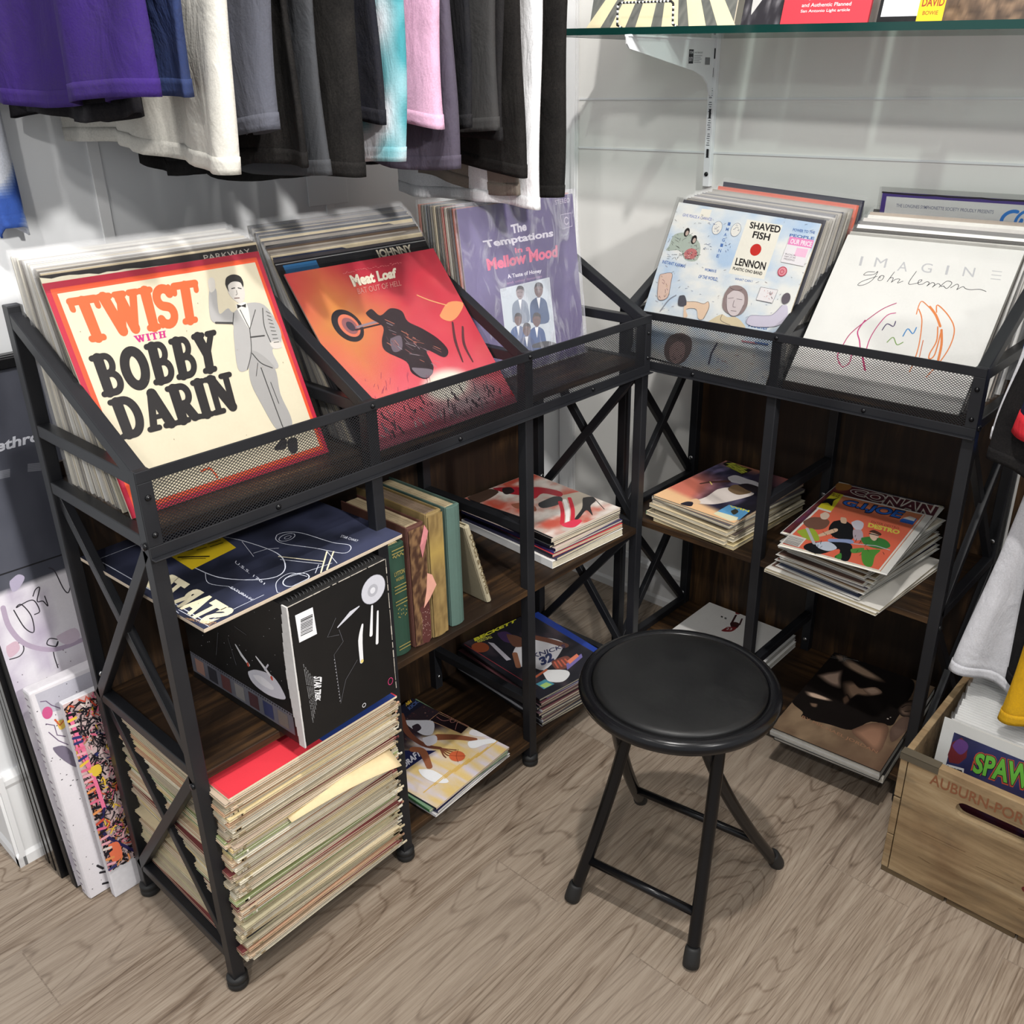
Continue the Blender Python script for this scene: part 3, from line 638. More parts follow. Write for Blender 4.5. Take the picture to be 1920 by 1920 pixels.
a.blob([(1270, 560), (1330, 470), (1450, 470), (1400, 560), (1340, 600)], (242, 160, 108)); a.line([(1115, 420), (1200, 455), (1320, 490)], .0022, (244, 176, 120), smooth=True)
for P_ in ([(1360, 610), (1380, 740), (1430, 880)], [(1430, 640), (1440, 760), (1500, 880)]): a.line(P_, [.004, .006, .003], (96, 54, 60), smooth=True)
for k in range(40):
    x = rr.uniform(520, 1250); y = rr.uniform(930, 1130); a.line([(x, y), (x+rr.uniform(-12, 12), y+rr.uniform(12, 50))], .0007, (150, 60, 90))
for k in range(90):
    u = rr.uniform(.02, .29); v = rr.uniform(.006, .05); a.line([(u, v), (u+rr.uniform(-.006, .006), v+rr.uniform(.003, .016))], rr.uniform(.0008, .003), rr.choice([(40, 24, 34), (70, 44, 56), (120, 100, 110), (160, 150, 150)]), uv=True)
a.text('Meat Loaf', [(640, 285), (965, 232), (972, 300), (676, 366)], (238, 226, 204), .05)
a.text('BAT OUT OF HELL', [(694, 376), (998, 318), (1006, 354), (706, 416)], (224, 150, 140), 0)
for k in range(24): a.line([(600+k*17, 268-k*3+rr.uniform(-8, 8)), (612+k*17, 266-k*3+rr.uniform(-8, 8))], .0008, (228, 130, 130))
a.ell((1810, 1092), .006, .006, (196, 34, 48))
a.build('cover_print', lpM)
# ---- purple cover in shrink wrap
mwP = lp_frame('A', .5015, -.7995, BIN+.001, rad(6.7), rad(.6))
lpP = front_lp('purple record cover in wrinkled shrink wrap with pale and pink lettering over a group photo', mwP, (66, 46, 110), (170, 165, 170), filmm='shrink')
a = Art(mwP, (760, 330, 1920/360)); a.lim = (S, S)
a.grid(0, 0, S, S, 40, 40, lambda u, v: lerp((92, 78, 132), (52, 26, 92), .45+fbm(u, v, 3, 4)*.5+(u-.5)*.5+(.5-v)*.3))
PW = (226, 220, 232); PK = (226, 92, 130)
a.text('The', [(1050, 490), (1205, 455), (1215, 545), (1065, 580)], PW, .04)
a.text('Temptations', [(770, 650), (1478, 530), (1480, 625), (815, 740)], PW, .035)
a.text('in a', [(1090, 720), (1250, 692), (1255, 745), (1098, 775)], PK, .03)
a.text('Mellow Mood', [(805, 830), (1520, 690), (1522, 810), (825, 950)], PK, .045)
a.text('A Taste of Honey', [(1015, 985), (1360, 925), (1362, 975), (1028, 1038)], PW, .03)
a.text('and other favorites', [(1010, 1060), (1365, 990), (1366, 1012), (1018, 1085)], (170, 120, 160))
a.text('STEREO', [(1495, 242), (1640, 215), (1642, 262), (1500, 288)], (196, 182, 200))
q_ = [(1550, 390), (1655, 368), (1668, 500), (1570, 530)]; a.line(q_+[q_[0]], .0012, (190, 176, 196)); a.ell((1610, 448), .0062, .0066, (190, 176, 196), ring=.0022, a0=30, a1=330)
a.poly([(945, 1130), (1440, 1012), (1510, 1690), (1030, 1840)], (206, 212, 218)); a.poly([(955, 1140), (1432, 1024), (1500, 1690), (1036, 1830)], (196, 204, 212))
def man(x, y, k, suit, skin):
    a.blob([(x-70*k, y+330*k), (x-78*k, y+190*k), (x-55*k, y+130*k), (x, y+100*k), (x+60*k, y+125*k), (x+84*k, y+190*k), (x+90*k, y+330*k)], suit)
    a.poly([(x-16*k, y+108*k), (x+18*k, y+104*k), (x+6*k, y+210*k)], (236, 236, 238))
    a.blob([(x-36*k, y+20*k), (x, y-18*k), (x+38*k, y+18*k), (x+34*k, y+72*k), (x+4*k, y+104*k), (x-28*k, y+76*k)], skin)
    a.blob([(x-40*k, y+26*k), (x-26*k, y-22*k), (x+4*k, y-34*k), (x+36*k, y-16*k), (x+42*k, y+24*k), (x+22*k, y+4*k), (x-18*k, y+4*k)], (42, 36, 40))
    a.line([(x-14*k, y+74*k), (x+14*k, y+72*k)], .0009*k, (70, 40, 40)); a.line([(x-22*k, y+34*k), (x-6*k, y+33*k)], .0009*k, (40, 30, 34)); a.line([(x+8*k, y+33*k), (x+24*k, y+33*k)], .0009*k, (40, 30, 34))
man(1145, 1130, 1.0, (120, 132, 150), (140, 124, 126)); man(1330, 1100, 1.1, (58, 82, 120), (112, 88, 84)); man(1125, 1400, .95, (52, 84, 136), (104, 74, 68)); man(1310, 1400, 1.05, (44, 76, 128), (98, 68, 62)); man(1210, 1500, 1.0, (40, 64, 110), (92, 62, 56))
a.blob([(1280, 1680), (1400, 1650), (1500, 1670), (1500, 1700), (1290, 1720)], (30, 30, 36))
a.build('cover_print', lpP)
# ---- pale blue cover with many small drawings
mwF = lp_frame('B', .5755, -.424, .7925, rad(23.6), 0, rad(3.4))
lpF = front_lp('pale blue illustrated record cover with a red dot and black brush lettering', mwF, (226, 230, 236), (205, 190, 165))
a = Art(mwF, (1180, 340, 4)); a.lim = (S, S)
a.grid(0, 0, S, S, 70, 70, lambda u, v: lerp((240, 240, 234), (184, 208, 234), max(0, .36+fbm(u, v*2, 4, 5)*.95)))
CRM_ = (242, 238, 224)
a.poly([(885, 285), (1150, 330), (1010, 735), (745, 690)], CRM_); a.poly([(545, 205), (620, 215), (590, 300), (520, 285)], CRM_)
for t_, q_ in (('SHAVED', [(910, 302), (1140, 335), (1128, 390), (900, 352)]), ('FISH', [(935, 372), (1062, 394), (1048, 448), (920, 424)]), ('LENNON', [(805, 572), (1030, 608), (1015, 668), (790, 628)]), ('PLASTIC ONO BAND', [(780, 640), (1000, 680), (994, 706), (774, 662)])): a.text(t_, q_, (36, 32, 34), .03)
a.ell((948, 514), .0115, .0115, (204, 48, 42))
BL_ = (86, 120, 180)
for i, ch in enumerate('IMAGINE'): a.text(ch, [(742-i*14, 306+i*40), (762-i*14, 309+i*40), (756-i*14, 334+i*40), (736-i*14, 331+i*40)], BL_, .02)
a.text('GIVE PEACE A CHANCE', [(405, 240), (622, 275), (616, 298), (398, 262)], (140, 150, 200), .02)
a.text('INSTANT KARMA!', [(252, 590), (425, 625), (418, 650), (246, 615)], BL_, .03)
a.text('WOMAN IS', [(568, 650), (655, 664), (650, 686), (562, 672)], BL_, .03); a.text('OF THE WORLD', [(525, 700), (665, 722), (655, 748), (515, 725)], BL_, .03)
a.text('POWER TO THE', [(1230, 352), (1395, 375), (1390, 396), (1224, 374)], BL_, .03); a.text('PEOPLE', [(1206, 392), (1390, 418), (1385, 440), (1200, 414)], BL_, .03)
a.text('WHAT CAN I', [(795, 722), (925, 742), (920, 760), (790, 740)], BL_, .02); a.text('Mother', [(910, 1050), (1055, 1080), (1040, 1118), (890, 1090)], BL_, .02)
rr = random.Random(5)
a.blob([(300, 480), (340, 400), (440, 390), (530, 470), (510, 590), (420, 590), (380, 520), (280, 520)], (178, 190, 178))
for k in range(50):
    x, y = rr.uniform(300, 510), rr.uniform(400, 580); a.line([(x, y), (x+rr.uniform(-28, 28), y+rr.uniform(-22, 22))], .0007, (84, 84, 80))
for x, y in ((432, 375), (486, 430)): a.ell((x, y+8), .0062, .009, (40, 36, 36)); a.ell((x+2, y+14), .0035, .005, (200, 180, 168))
a.ell((460, 545), .015, .011, (196, 120, 120), .2)
for k in range(26): a.ell((rr.uniform(405, 515), rr.uniform(515, 585)), .0014, .001, rr.choice([(150, 60, 70), (90, 80, 80), (220, 190, 180)]))
for x, y in ((660, 350), (800, 365)): a.ell((x, y), .0105, .013, (238, 236, 228)); a.ell((x, y), .0105, .013, (110, 120, 140), ring=.0007)
for k in range(40):
    cx_ = rr.choice((660, 800, 590, 740)); cy_ = 355 if cx_ in (660, 800) else 500
    x, y = cx_+rr.uniform(-24, 24), cy_+rr.uniform(-30, 30); a.line([(x, y), (x+rr.uniform(-14, 14), y+rr.uniform(-10, 10))], .0008, rr.choice([(96, 100, 116), (130, 140, 170)]))
for k in range(150):
    x, y = rr.uniform(200, 1400), rr.uniform(230, 1060)
    if 740 < x < 1160 and y < 740: continue
    a.line([(x, y), (x+rr.uniform(-22, 22), y+rr.uniform(-12, 12))], .0006, rr.choice([(110, 116, 130), (140, 150, 176), (150, 130, 130), (90, 90, 96)]))
pk = [(1208, 415), (1388, 445), (1310, 640), (1138, 605)]
a.poly(pk, (240, 236, 238)); a.poly([(1208, 415), (1388, 445), (1368, 505), (1188, 474)], (238, 146, 196)); a.text('OUR PRICE', [(1218, 430), (1376, 456), (1366, 494), (1206, 468)], (250, 236, 244), .03)
a.poly([(1260, 500), (1345, 512), (1322, 575), (1238, 560)], (246, 196, 222))
for i in range(3): a.text(('ROCK', 'NM 27.99', 'PRESSING')[i], [(1176-i*6, 540+i*18), (1256-i*6, 554+i*18), (1252-i*6, 566+i*18), (1172-i*6, 552+i*18)], (70, 60, 70))
a.ell((1150, 678), .0085, .0085, (228, 150, 160)); a.ell((1150, 678), .0085, .0085, (190, 60, 84), ring=.0016); a.ell((1148, 680), .0035, .0035, (190, 60, 84), ring=.0012)
a.blob([(235, 700), (320, 690), (315, 760), (290, 870), (225, 890), (215, 820)], (226, 196, 180)); a.line([(235, 700), (320, 690), (315, 760), (290, 870), (225, 890), (215, 820), (235, 700)], .0008, (96, 80, 80), smooth=True)
for k in range(16): x, y = rr.uniform(230, 305), rr.uniform(705, 870); a.line([(x, y), (x+rr.uniform(-16, 16), y+12)], .0008, rr.choice([(130, 90, 100), (90, 80, 80), (200, 170, 120)]))
a.blob([(425, 905), (500, 905), (560, 920), (595, 905), (600, 950), (560, 1030), (520, 1030), (505, 960), (430, 960), (440, 1010), (410, 1020)], (236, 206, 178)); a.blob([(380, 860), (420, 860), (430, 930), (370, 930)], (84, 84, 92))
a.line([(430, 905), (500, 905), (560, 920), (595, 905), (600, 950), (560, 1030)], .0009, (120, 100, 90), smooth=True); a.line([(355, 855), (300, 890), (235, 975)], .0014, (130, 130, 140), smooth=True)
a.blob([(720, 840), (760, 790), (830, 785), (885, 830), (890, 920), (850, 990), (790, 1010), (725, 980), (700, 930)], (150, 132, 130))
a.blob([(735, 860), (790, 820), (860, 850), (860, 930), (820, 1000), (770, 1010), (735, 960)], (216, 204, 204)); a.blob([(600, 1050), (690, 1000), (740, 1020), (800, 1020), (850, 1060), (860, 1110), (640, 1090)], (222, 206, 172))
for P_ in ([(745, 880), (785, 876)], [(810, 884), (850, 890)], [(790, 895), (780, 940), (800, 946)], [(765, 972), (805, 976)], [(735, 860), (735, 960), (770, 1010), (820, 1000), (860, 930)], [(700, 1000), (690, 1045), (760, 1080)], [(760, 800), (800, 820), (850, 815)]): a.line(P_, .0009, (90, 76, 78), smooth=len(P_) > 2)
q_ = [(990, 795), (1118, 818), (1075, 915), (955, 890)]; a.poly(q_, (238, 234, 234)); a.line(q_+[q_[0]], .0007, (110, 104, 110))
for k in range(14): x, y = rr.uniform(1000, 1080), rr.uniform(825, 890); a.line([(x, y), (x+rr.uniform(-10, 12), y+rr.uniform(-18, 18))], .0012, rr.choice([(150, 110, 110), (96, 80, 86), (220, 180, 180)]))
a.blob([(1150, 930), (1190, 940), (1180, 1040), (1090, 1090), (940, 1090), (880, 1060), (910, 1010), (1010, 1010), (1080, 1000)], (212, 206, 222)); a.ell((1178, 880), .0085, .0105, (104, 96, 104))
a.line([(1150, 930), (1080, 1000), (1010, 1010), (910, 1010), (880, 1060)], .0008, (120, 116, 140), smooth=True)
a.blob([(270, 1230), (310, 1160), (400, 1140), (470, 1190), (460, 1290), (390, 1370), (310, 1370), (270, 1310)], (120, 104, 100)); a.blob([(310, 1240), (370, 1200), (420, 1230), (410, 1320), (350, 1370), (310, 1330)], (178, 150, 144))
for k in range(26): x, y = rr.uniform(290, 440), rr.uniform(1170, 1350); a.line([(x, y), (x+rr.uniform(-14, 14), y+rr.uniform(-14, 14))], .001, rr.choice([(70, 58, 58), (130, 80, 80), (90, 80, 80)]))
a.line([(660, 1220), (620, 1290), (600, 1370)], .004, (84, 84, 104)); a.line([(850, 1200), (960, 1215)], .003, (200, 140, 150)); a.line([(950, 1210), (1040, 1225)], .003, BL_)
for k in range(20): x, y = rr.uniform(640, 1030), rr.uniform(1250, 1480); a.line([(x, y), (x+rr.uniform(-30, 30), y+rr.uniform(-8, 8))], .0016, rr.choice([(190, 170, 170), (150, 160, 190), (220, 200, 180)]))
a.build('cover_print', lpF)
# ---- white cover with a loose coloured line drawing
mwI = lp_frame('B', .9165, -.409, BIN+.001, rad(40))
lpI = front_lp('white record cover with grey spaced capitals, a black signature and a loose coloured line drawing', mwI, (246, 245, 240), (225, 222, 214))
a = Art(mwI, (1480, 360, 1920/440)); a.lim = (S, S)
a.rect(0, 0, S, S, (247, 246, 241))
cs = [(588, 565), (748, 578), (930, 610), (1125, 622), (1292, 640), (1470, 655), (1690, 680)]; hw = [10, 48, 40, 44, 10, 46, 44]
for ch, (x, y), h_ in zip('IMAGINE', cs, hw):
    q_ = [(x-h_+10, y-38-h_*.1), (x+h_+10, y-38+h_*.12), (x+h_-10, y+38+h_*.1), (x-h_-10, y+38-h_*.1)]
    if ch == 'E':
        for k in range(3): a.line([(x-38-k*6+10, y-34+k*32), (x+38-k*6+10, y-26+k*32)], .0016, (206, 206, 208))
    else: a.text(ch, q_, (204, 204, 207), 0)
INK = (52, 50, 56)
sig = [[(700, 655), (640, 655), (610, 680), (690, 675), (725, 650), (680, 720), (610, 760), (560, 762), (600, 730), (720, 690)], [(740, 690), (725, 720), (755, 722), (775, 690), (750, 685), (740, 705)], [(860, 655), (800, 735), (825, 705), (850, 705), (835, 740)], [(835, 740), (870, 715), (905, 715), (885, 745), (930, 730)], [(1040, 650), (975, 750), (1040, 748)], [(1040, 748), (1075, 735), (1085, 720), (1060, 725), (1055, 755), (1090, 755)], [(1090, 755), (1125, 735), (1145, 745), (1125, 770)], [(1125, 770), (1170, 742), (1190, 755), (1170, 780)], [(1170, 780), (1215, 750), (1235, 765), (1225, 780)], [(1265, 770), (1240, 770), (1290, 730), (1330, 745), (1290, 790), (1262, 770)], [(1320, 785), (1370, 755), (1385, 770), (1370, 800)], [(1370, 800), (1420, 775), (1440, 790), (1480, 800), (1560, 798), (1610, 815)]]
for P_ in sig: a.line(P_, .0011, INK, smooth=True)
MG = (206, 60, 130); OG = (240, 140, 72)
for P_, w_, c_ in (([(875, 910), (760, 960), (620, 1060), (500, 1160), (440, 1250)], .0018, (190, 70, 120)), ([(870, 990), (800, 1010), (720, 1100), (660, 1200), (630, 1290)], .0017, MG), ([(620, 1050), (560, 1140), (575, 1220), (580, 1290)], .0022, MG), ([(440, 1250), (395, 1340), (430, 1430), (490, 1400), (510, 1330)], .0020, (206, 40, 110)), ([(590, 1300), (620, 1460)], .0034, (206, 40, 110)),
    ([(760, 1130), (800, 1080), (850, 1100), (870, 1060)], .0019, (92, 78, 116)), ([(930, 1180), (970, 1120), (1010, 1160), (1040, 1110)], .0020, (74, 150, 214)), ([(800, 1230), (850, 1190), (880, 1250), (930, 1230)], .0018, (140, 176, 100)),
    ([(1040, 1000), (1060, 930), (1085, 895), (1130, 930), (1160, 960)], .0017, OG), ([(1060, 960), (1085, 1050), (1065, 1230), (1030, 1360), (985, 1470)], .0019, OG), ([(1150, 940), (1200, 1010), (1235, 1100)], .004, OG), ([(1205, 985), (1213, 925), (1300, 1010), (1350, 1120), (1320, 1250), (1240, 1380), (1120, 1515)], .002, OG), ([(1215, 1105), (1205, 1220), (1150, 1320), (1145, 1365), (1190, 1330), (1240, 1150)], .0022, OG), ([(1245, 1130), (1245, 1250), (1215, 1390)], .004, OG), ([(1095, 1215), (1065, 1350)], .0015, (220, 120, 70))):
    a.line(P_, w_, c_, smooth=len(P_) > 2)
a.build('cover_print', lpI)

# ================================================================== things on the shelves
def flat_frame(cx, cy, z, yaw=0):
    'lying flat, u to the reader\'s right, v towards the top of the page'
    return frame((cx, cy, z), (math.cos(yaw), math.sin(yaw), 0), (-math.sin(yaw), math.cos(yaw), 0))
def mag_mesh(wd, ht, t, cover, spine, pages=(232, 226, 208), name='magazine', kids=True):
    'origin at the near left corner of its underside; cover folds round the spine on the left'
    b = MB(); c = .0006
    b.box((0, 0, 0), (wd, ht, c), cover); b.box((0, 0, t-c), (wd, ht, t), cover); b.box((-.0006, 0, 0), (0, ht, t), spine)
    o = b.build(name, M['print'])
    p = MB(); n = max(2, int(t/.0011))
    for k in range(n):
        z0 = c+(t-2*c)*k/n; z1 = c+(t-2*c)*(k+.75)/n; q = rnd.uniform(.0005, .0016)
        p.box((0, q, z0), (wd-q, ht-q, z1), lerp(pages, (150, 140, 120), rnd.uniform(0, .5)))
    p.box((0, .004, c), (wd-.004, ht-.004, t-c), lerp(pages, (60, 55, 50), .5))
    p.build('pages', M['card'], o)
    return o
def pile(x, y, z, yaw, specs, label, group, jit=.006, jy=2.5, seed=1, spine_up=None):
    'specs from the bottom: (w, h, t, cover, spine, pages); returns the frame on top'
    R = random.Random(seed)
    for (wd, ht, t, cover, spine, pages) in specs:
        o = mag_mesh(wd, ht, t, cover, spine, pages)
        yw = yaw+rad(R.uniform(-jy, jy)); m = flat_frame(x, y, z, yw) @ Matrix.Translation((-wd/2+R.uniform(-jit, jit), -ht/2+R.uniform(-jit, jit), 0))
        o.matrix_world = m; tag(o, label, 'magazine', group); z += t+.0003
    return z
CR1 = (236, 228, 206); CR2 = (222, 210, 180); WH = (240, 238, 232)
# ---- running player magazines, corner bay of the longer rack (read from +x, page top towards the wall)
YA = rad(90)
z = pile(.488, -.610, MID+.001, YA-rad(3), [(.212, .278, .016, (240, 238, 232), (236, 236, 236), CR1), (.205, .272, .006, (40, 40, 70), (50, 50, 80), CR2), (.206, .272, .006, (190, 60, 60), (40, 40, 50), CR2), (.206, .272, .005, (60, 60, 90), (60, 60, 130), CR1), (.205, .271, .006, (210, 190, 180), (30, 30, 60), CR1), (.205, .27, .005, (60, 60, 60), (24, 24, 40), CR2), (.204, .27, .006, (200, 180, 160), (28, 28, 34), CR1), (.204, .27, .005, (30, 30, 34), (20, 20, 24), CR1)],
         'magazine in the small pile under the red and white running player, corner bay', 'magazines under the running player', seed=3)
o = mag_mesh(.206, .272, .005, (214, 200, 190), (20, 20, 24), CR1); mw = flat_frame(.486, -.608, z, YA-rad(4.5)) @ Matrix.Translation((-.103, -.136, 0)); o.matrix_world = mw
tag(o, 'magazine with a player in red and white striped socks running, top of its pile', 'magazine')
a = Art(mw, (840, 860, 1920/380), .0052); a.lim = (.206, .272)
a.grid(.006, .002, .205, .271, 40, 40, lambda u, v: lerp(lerp((200, 186, 176), (196, 84, 66), max(0, .35+fbm(u, v*2, 3, 4)*1.3)), (236, 228, 220), max(0, fbm(u+5, v*2, 4, 3)*1.4)))
a.blob([(165, 350), (340, 290), (480, 340), (300, 440), (190, 400)], (80, 60, 50)); a.rect(0, 0, .006, .271, (16, 16, 20)); 
a.poly([(190, 400), (300, 440), (740, 590), (735, 680), (190, 470)], (22, 24, 30))
a.blob([(420, 300), (520, 290), (640, 290), (860, 290), (1060, 330), (1070, 380), (900, 350), (820, 400), (700, 370), (560, 350)], (168, 34, 48)); a.blob([(520, 300), (590, 290), (630, 330), (560, 360), (520, 340)], (40, 30, 34))
a.blob([(600, 450), (700, 440), (820, 470), (830, 520), (720, 500), (640, 490)], (150, 90, 70)); a.blob([(860, 440), (1000, 380), (1080, 390), (1060, 450), (900, 490)], (54, 54, 56))
a.blob([(1080, 370), (1260, 330), (1340, 370), (1290, 470), (1230, 560), (1180, 590), (1160, 460)], (190, 178, 160)); a.blob([(1280, 390), (1370, 380), (1400, 420), (1350, 470), (1370, 560), (1310, 510), (1240, 590), (1200, 590), (1270, 490)], (28, 26, 28))
for k, c_ in ((0, (206, 36, 56)), (1, (242, 238, 234)), (2, (206, 36, 56))): a.line([(1060+k*45, 430-k*18), (1085+k*48, 520-k*10), (1060+k*50+20, 640-k*14)], .0085, c_, smooth=True)
a.blob([(1080, 640), (1200, 600), (1270, 610), (1200, 670), (1110, 670)], (222, 50, 80)); a.line([(1380, 390), (1480, 500)], .002, (30, 28, 28))
a.build('cover_print', o)
tt = o
# ---- old books, middle bay
def book(name_label, x, y, wd, ht, dp, cloth, pages, lean=0, wear=None, rot=0):
    'spine faces the room (+x); stands on the middle shelf'
    r = thing('book', name_label, 'book', (x, y, MID+.0008))
    r.rotation_euler = (lean, 0, rot)
    b = MB(); c = .0025; prof = [(-.004, .004), (0, 0), (.0035, wd*.25), (.0045, wd*.5), (.0035, wd*.75), (0, wd), (-.004, wd-.004)]
    b.box((-dp, 0, 0), (-.002, c, ht), cloth); b.box((-dp, wd-c, 0), (-.002, wd, ht), cloth)
    n = len(prof); vs = [(px, py, z) for z in (0, ht) for px, py in prof]
    b.add(vs, [(i, i+1, n+i+1, n+i) for i in range(n-1)]+[tuple(range(n)), tuple(range(n, 2*n))], cloth, False)
    b.build('cover', M['card'], r, .0008)
    p = MB(); k = max(4, int(wd/.0022))
    p.box((-dp+.004, c, .003), (-.003, wd-c, ht-.005), lerp(pages, (90, 80, 60), .4))
    for i in range(k):
        y0 = c+(wd-2*c)*i/k; p.box((-dp+.0035, y0, .003), (-.004, y0+(wd-2*c)/k*.7, ht-.004-rnd.uniform(0, .0006)), lerp(pages, (120, 104, 80), rnd.uniform(0, .4)))
    p.build('pages', M['card'], r)
    return r
def sp(r): 
    a = Art(frame((0.0047, 0, 0), (0, 1, 0), (0, 0, 1)), None, 0); return a
def place_print(a, r, nm):
    o = a.build(nm, r)
    o.matrix_local = frame((0.0047, 0, 0), (0, 1, 0), (0, 0, 1)); return o
bk = book('small dark green book with worn gilt bands on its spine, standing first in the row', .622, -1.133, .033, .206, .15, (40, 70, 56), (206, 186, 140))
a = sp(bk); GD = (150, 136, 78)
for v in (.012, .018, .098, .104, .12, .126, .132, .192, .198): a.rect(.004, v, .029, v+.0018, GD)
for k in range(14): a.ell((.0165+.009*math.cos(k*.45), .083+.009*math.sin(k*.9)), .0012, .0012, GD, uv=True, n=8)
for k in range(12): a.ell((.006+k*.0019, .1875+.002*math.sin(k*1.6)), .0012, .0014, GD, uv=True, n=8)
a.text('LYTTON', [(.006, .160), (.027, .160), (.027, .152), (.006, .152)], GD, .02, uv=True); a.text('WORKS', [(.008, .148), (.025, .148), (.025, .142), (.008, .142)], GD, .02, uv=True)
place_print(a, bk, 'spine_print')
bk = book('thick old book whose torn brown leather spine peels away, beside the tan book', .624, -1.094, .037, .226, .17, (92, 58, 50), (206, 186, 152))
a = sp(bk); a.grid(.001, .004, .036, .222, 14, 60, lambda u, v: lerp((128, 98, 68), (66, 44, 34), max(0, .5+fbm(u*1.5, v*6, 3, 5)*1.3)))
a.blob([(.016, .004), (.034, .004), (.036, .07), (.030, .088), (.022, .075), (.014, .072), (.018, .05)], (86, 48, 46), True)
for k in range(30): a.ell((rnd.uniform(.016, .034), rnd.uniform(.005, .065)), .0006, .0008, (190, 160, 150), uv=True, n=6)
place_print(a, bk, 'spine_print')
b = MB(); fl = [(.006, .024, .072), (.012, .032, .085), (.017, .040, .108), (.012, .043, .125), (.006, .036, .13)]
b.add([(.0055, .022, .07), (.010, .033, .086), (.016, .044, .110), (.010, .041, .128), (.0055, .034, .132), (.0055, .030, .10)], [(0, 1, 5), (1, 2, 5), (2, 3, 5), (3, 4, 5)], (206, 150, 132))
f_ = b.build('peeling_flap', M['card'], bk, fix=False); sd = f_.modifiers.new('thick', 'SOLIDIFY'); sd.thickness = .0012
b = MB(); b.add([(.0055, .022, .188), (.013, .031, .200), (.0055, .034, .222), (.012, .036, .212), (.0055, .026, .165)], [(0, 1, 4), (0, 1, 3), (0, 3, 2)], (190, 120, 122))
f_ = b.build('peeling_flap', M['card'], bk, fix=False); sd = f_.modifiers.new('thick', 'SOLIDIFY'); sd.thickness = .0012
bk = book('tan cloth book with a faded plain spine, between the torn book and the green-blue one', .626, -1.053, .034, .236, .18, (142, 120, 78), (150, 128, 110))
a = sp(bk); a.grid(.001, .003, .033, .233, 8, 50, lambda u, v: lerp(lerp((150, 126, 80), (118, 96, 60), .5+fbm(u*2, v*4, 3, 4)), (166, 140, 78), max(0, 1-abs(v-.7)*5)))
place_print(a, bk, 'spine_print')
bk = book('green-blue cloth book with a plain spine, last of the upright row', .624, -1.006, .031, .231, .18, (82, 106, 98), (222, 204, 166))
bk = book('thin pale book leaning against the green-blue book, lettering down its spine', .612, -.905, .012, .178, .13, (176, 166, 140), (205, 195, 170), lean=rad(16))
a = Art(frame((0.0047, 0, 0), (0, 1, 0), (0, 0, 1)), None, 0)
a.text('DOGS & PUPPIES', [(.010, .16), (.010, .02), (.003, .02), (.003, .16)], (110, 96, 70), .02, uv=True); place_print(a, bk, 'spine_print')
# ---- black boxed set sticking out of the left bay, blueprint sleeve on top
r = thing('slipcase_box', 'black worn box with pale grey pictures and a barcode, on the left middle shelf', 'box', (.700, -1.374, MID+.0008), rad(2.5))
bw, bh, bd = .181, .236, .285
b = MB(); b.box((-bd, 0, 0), (0, bw, bh), (20, 20, 21)); b.build('case', M['card'], r, .003)
b = MB()
for k in range(15):
    t_ = k/14; q = .009*math.sin(t_*math.pi)+rnd.uniform(0, .0015)
    b.box((-.010-q, -.0016, bh*(k/15)), (.0016, .0008, bh*((k+1)/15)), (206, 204, 202))
b.build('torn_edge', M['card'], r)
fr = frame((0, 0, 0), (0, 1, 0), (0, 0, 1)); mwf = Matrix.Translation((.700, -1.374, MID)) @ Matrix.Rotation(rad(2.5), 4, 'Z')
a = Art(mwf @ fr, (160, 900, 3.2), .0006); a.lim = (bw, bh)
CW = (226, 226, 228); SV = (198, 198, 206); BKB = (18, 18, 19)
a.rect(0, 0, bw, bh, BKB)
for e in ([(0.001, .001), (.001, bh-.001)], [(.001, bh-.001), (bw-.001, bh-.001)], [(bw-.001, bh-.001), (bw-.001, .001)]):
    for k in range(16):
        p0 = (e[0][0]+(e[1][0]-e[0][0])*k/16, e[0][1]+(e[1][1]-e[0][1])*k/16); p1 = (e[0][0]+(e[1][0]-e[0][0])*(k+rnd.uniform(.5, 1.1))/16, e[0][1]+(e[1][1]-e[0][1])*(k+rnd.uniform(.5, 1.1))/16)
        a.line([p0, p1], rnd.uniform(.0006, .0018), (196, 188, 176), True)
a.poly([(1256, 815), (1362, 765), (1388, 925), (1282, 978)], CW)
for k in range(11): a.line([(1290, 842+k*9.5), (1362, 808+k*9.5)], rnd.choice((.0009, .0014, .002)), (30, 30, 32), cap=False)
a.text('STAR TREK', [(1418, 1182), (1408, 1328), (1378, 1328), (1366, 1180)], CW, .04)
for k in range(5): a.text('an illustrated calendar of the voyages', [(1310+k*13, 1105+k*18), (1368-k*3+k*8, 1455-k*26), (1362-k*3+k*8, 1457-k*26), (1303+k*13, 1108+k*18)], (176, 176, 178))
a.ell((1726, 658), .0235, .0225, SV, .4); a.ell((1726, 658), .0235, .0225, (130, 130, 140), .4, ring=.0007); a.ell((1722, 664), .010, .010, (170, 170, 178)); a.ell((1722, 664), .005, .005, (216, 216, 222))
a.line([(1640, 760), (1590, 800), (1512, 885)], [.002, .007, .002], SV)
a.line([(1718, 758), (1712, 930)], [.0035, .0062], CW); a.line([(1752, 790), (1748, 978)], [.0035, .0055], CW); a.line([(1660, 870), (1648, 960), (1656, 1090)], [.0035, .0085, .0065], CW, smooth=True); a.ell((1658, 1088), .003, .003, (220, 200, 120))
for P_ in ([(1500, 830), (1450, 945), (1520, 930)], [(1520, 900), (1545, 970), (1490, 1050), (1530, 1330)], [(1630, 1080), (1560, 1200), (1530, 1340)]): a.line(P_, .0005, (110, 110, 116))
for k in range(14): a.ell((1492+k*2.6, 1080+k*19), .0007, .0007, (190, 190, 194))
a.ell((1828, 1208), .0048, .006, (190, 60, 110), ring=.0012); a.ell((1670, 1352), .0032, .0032, (200, 200, 204), ring=.0012)
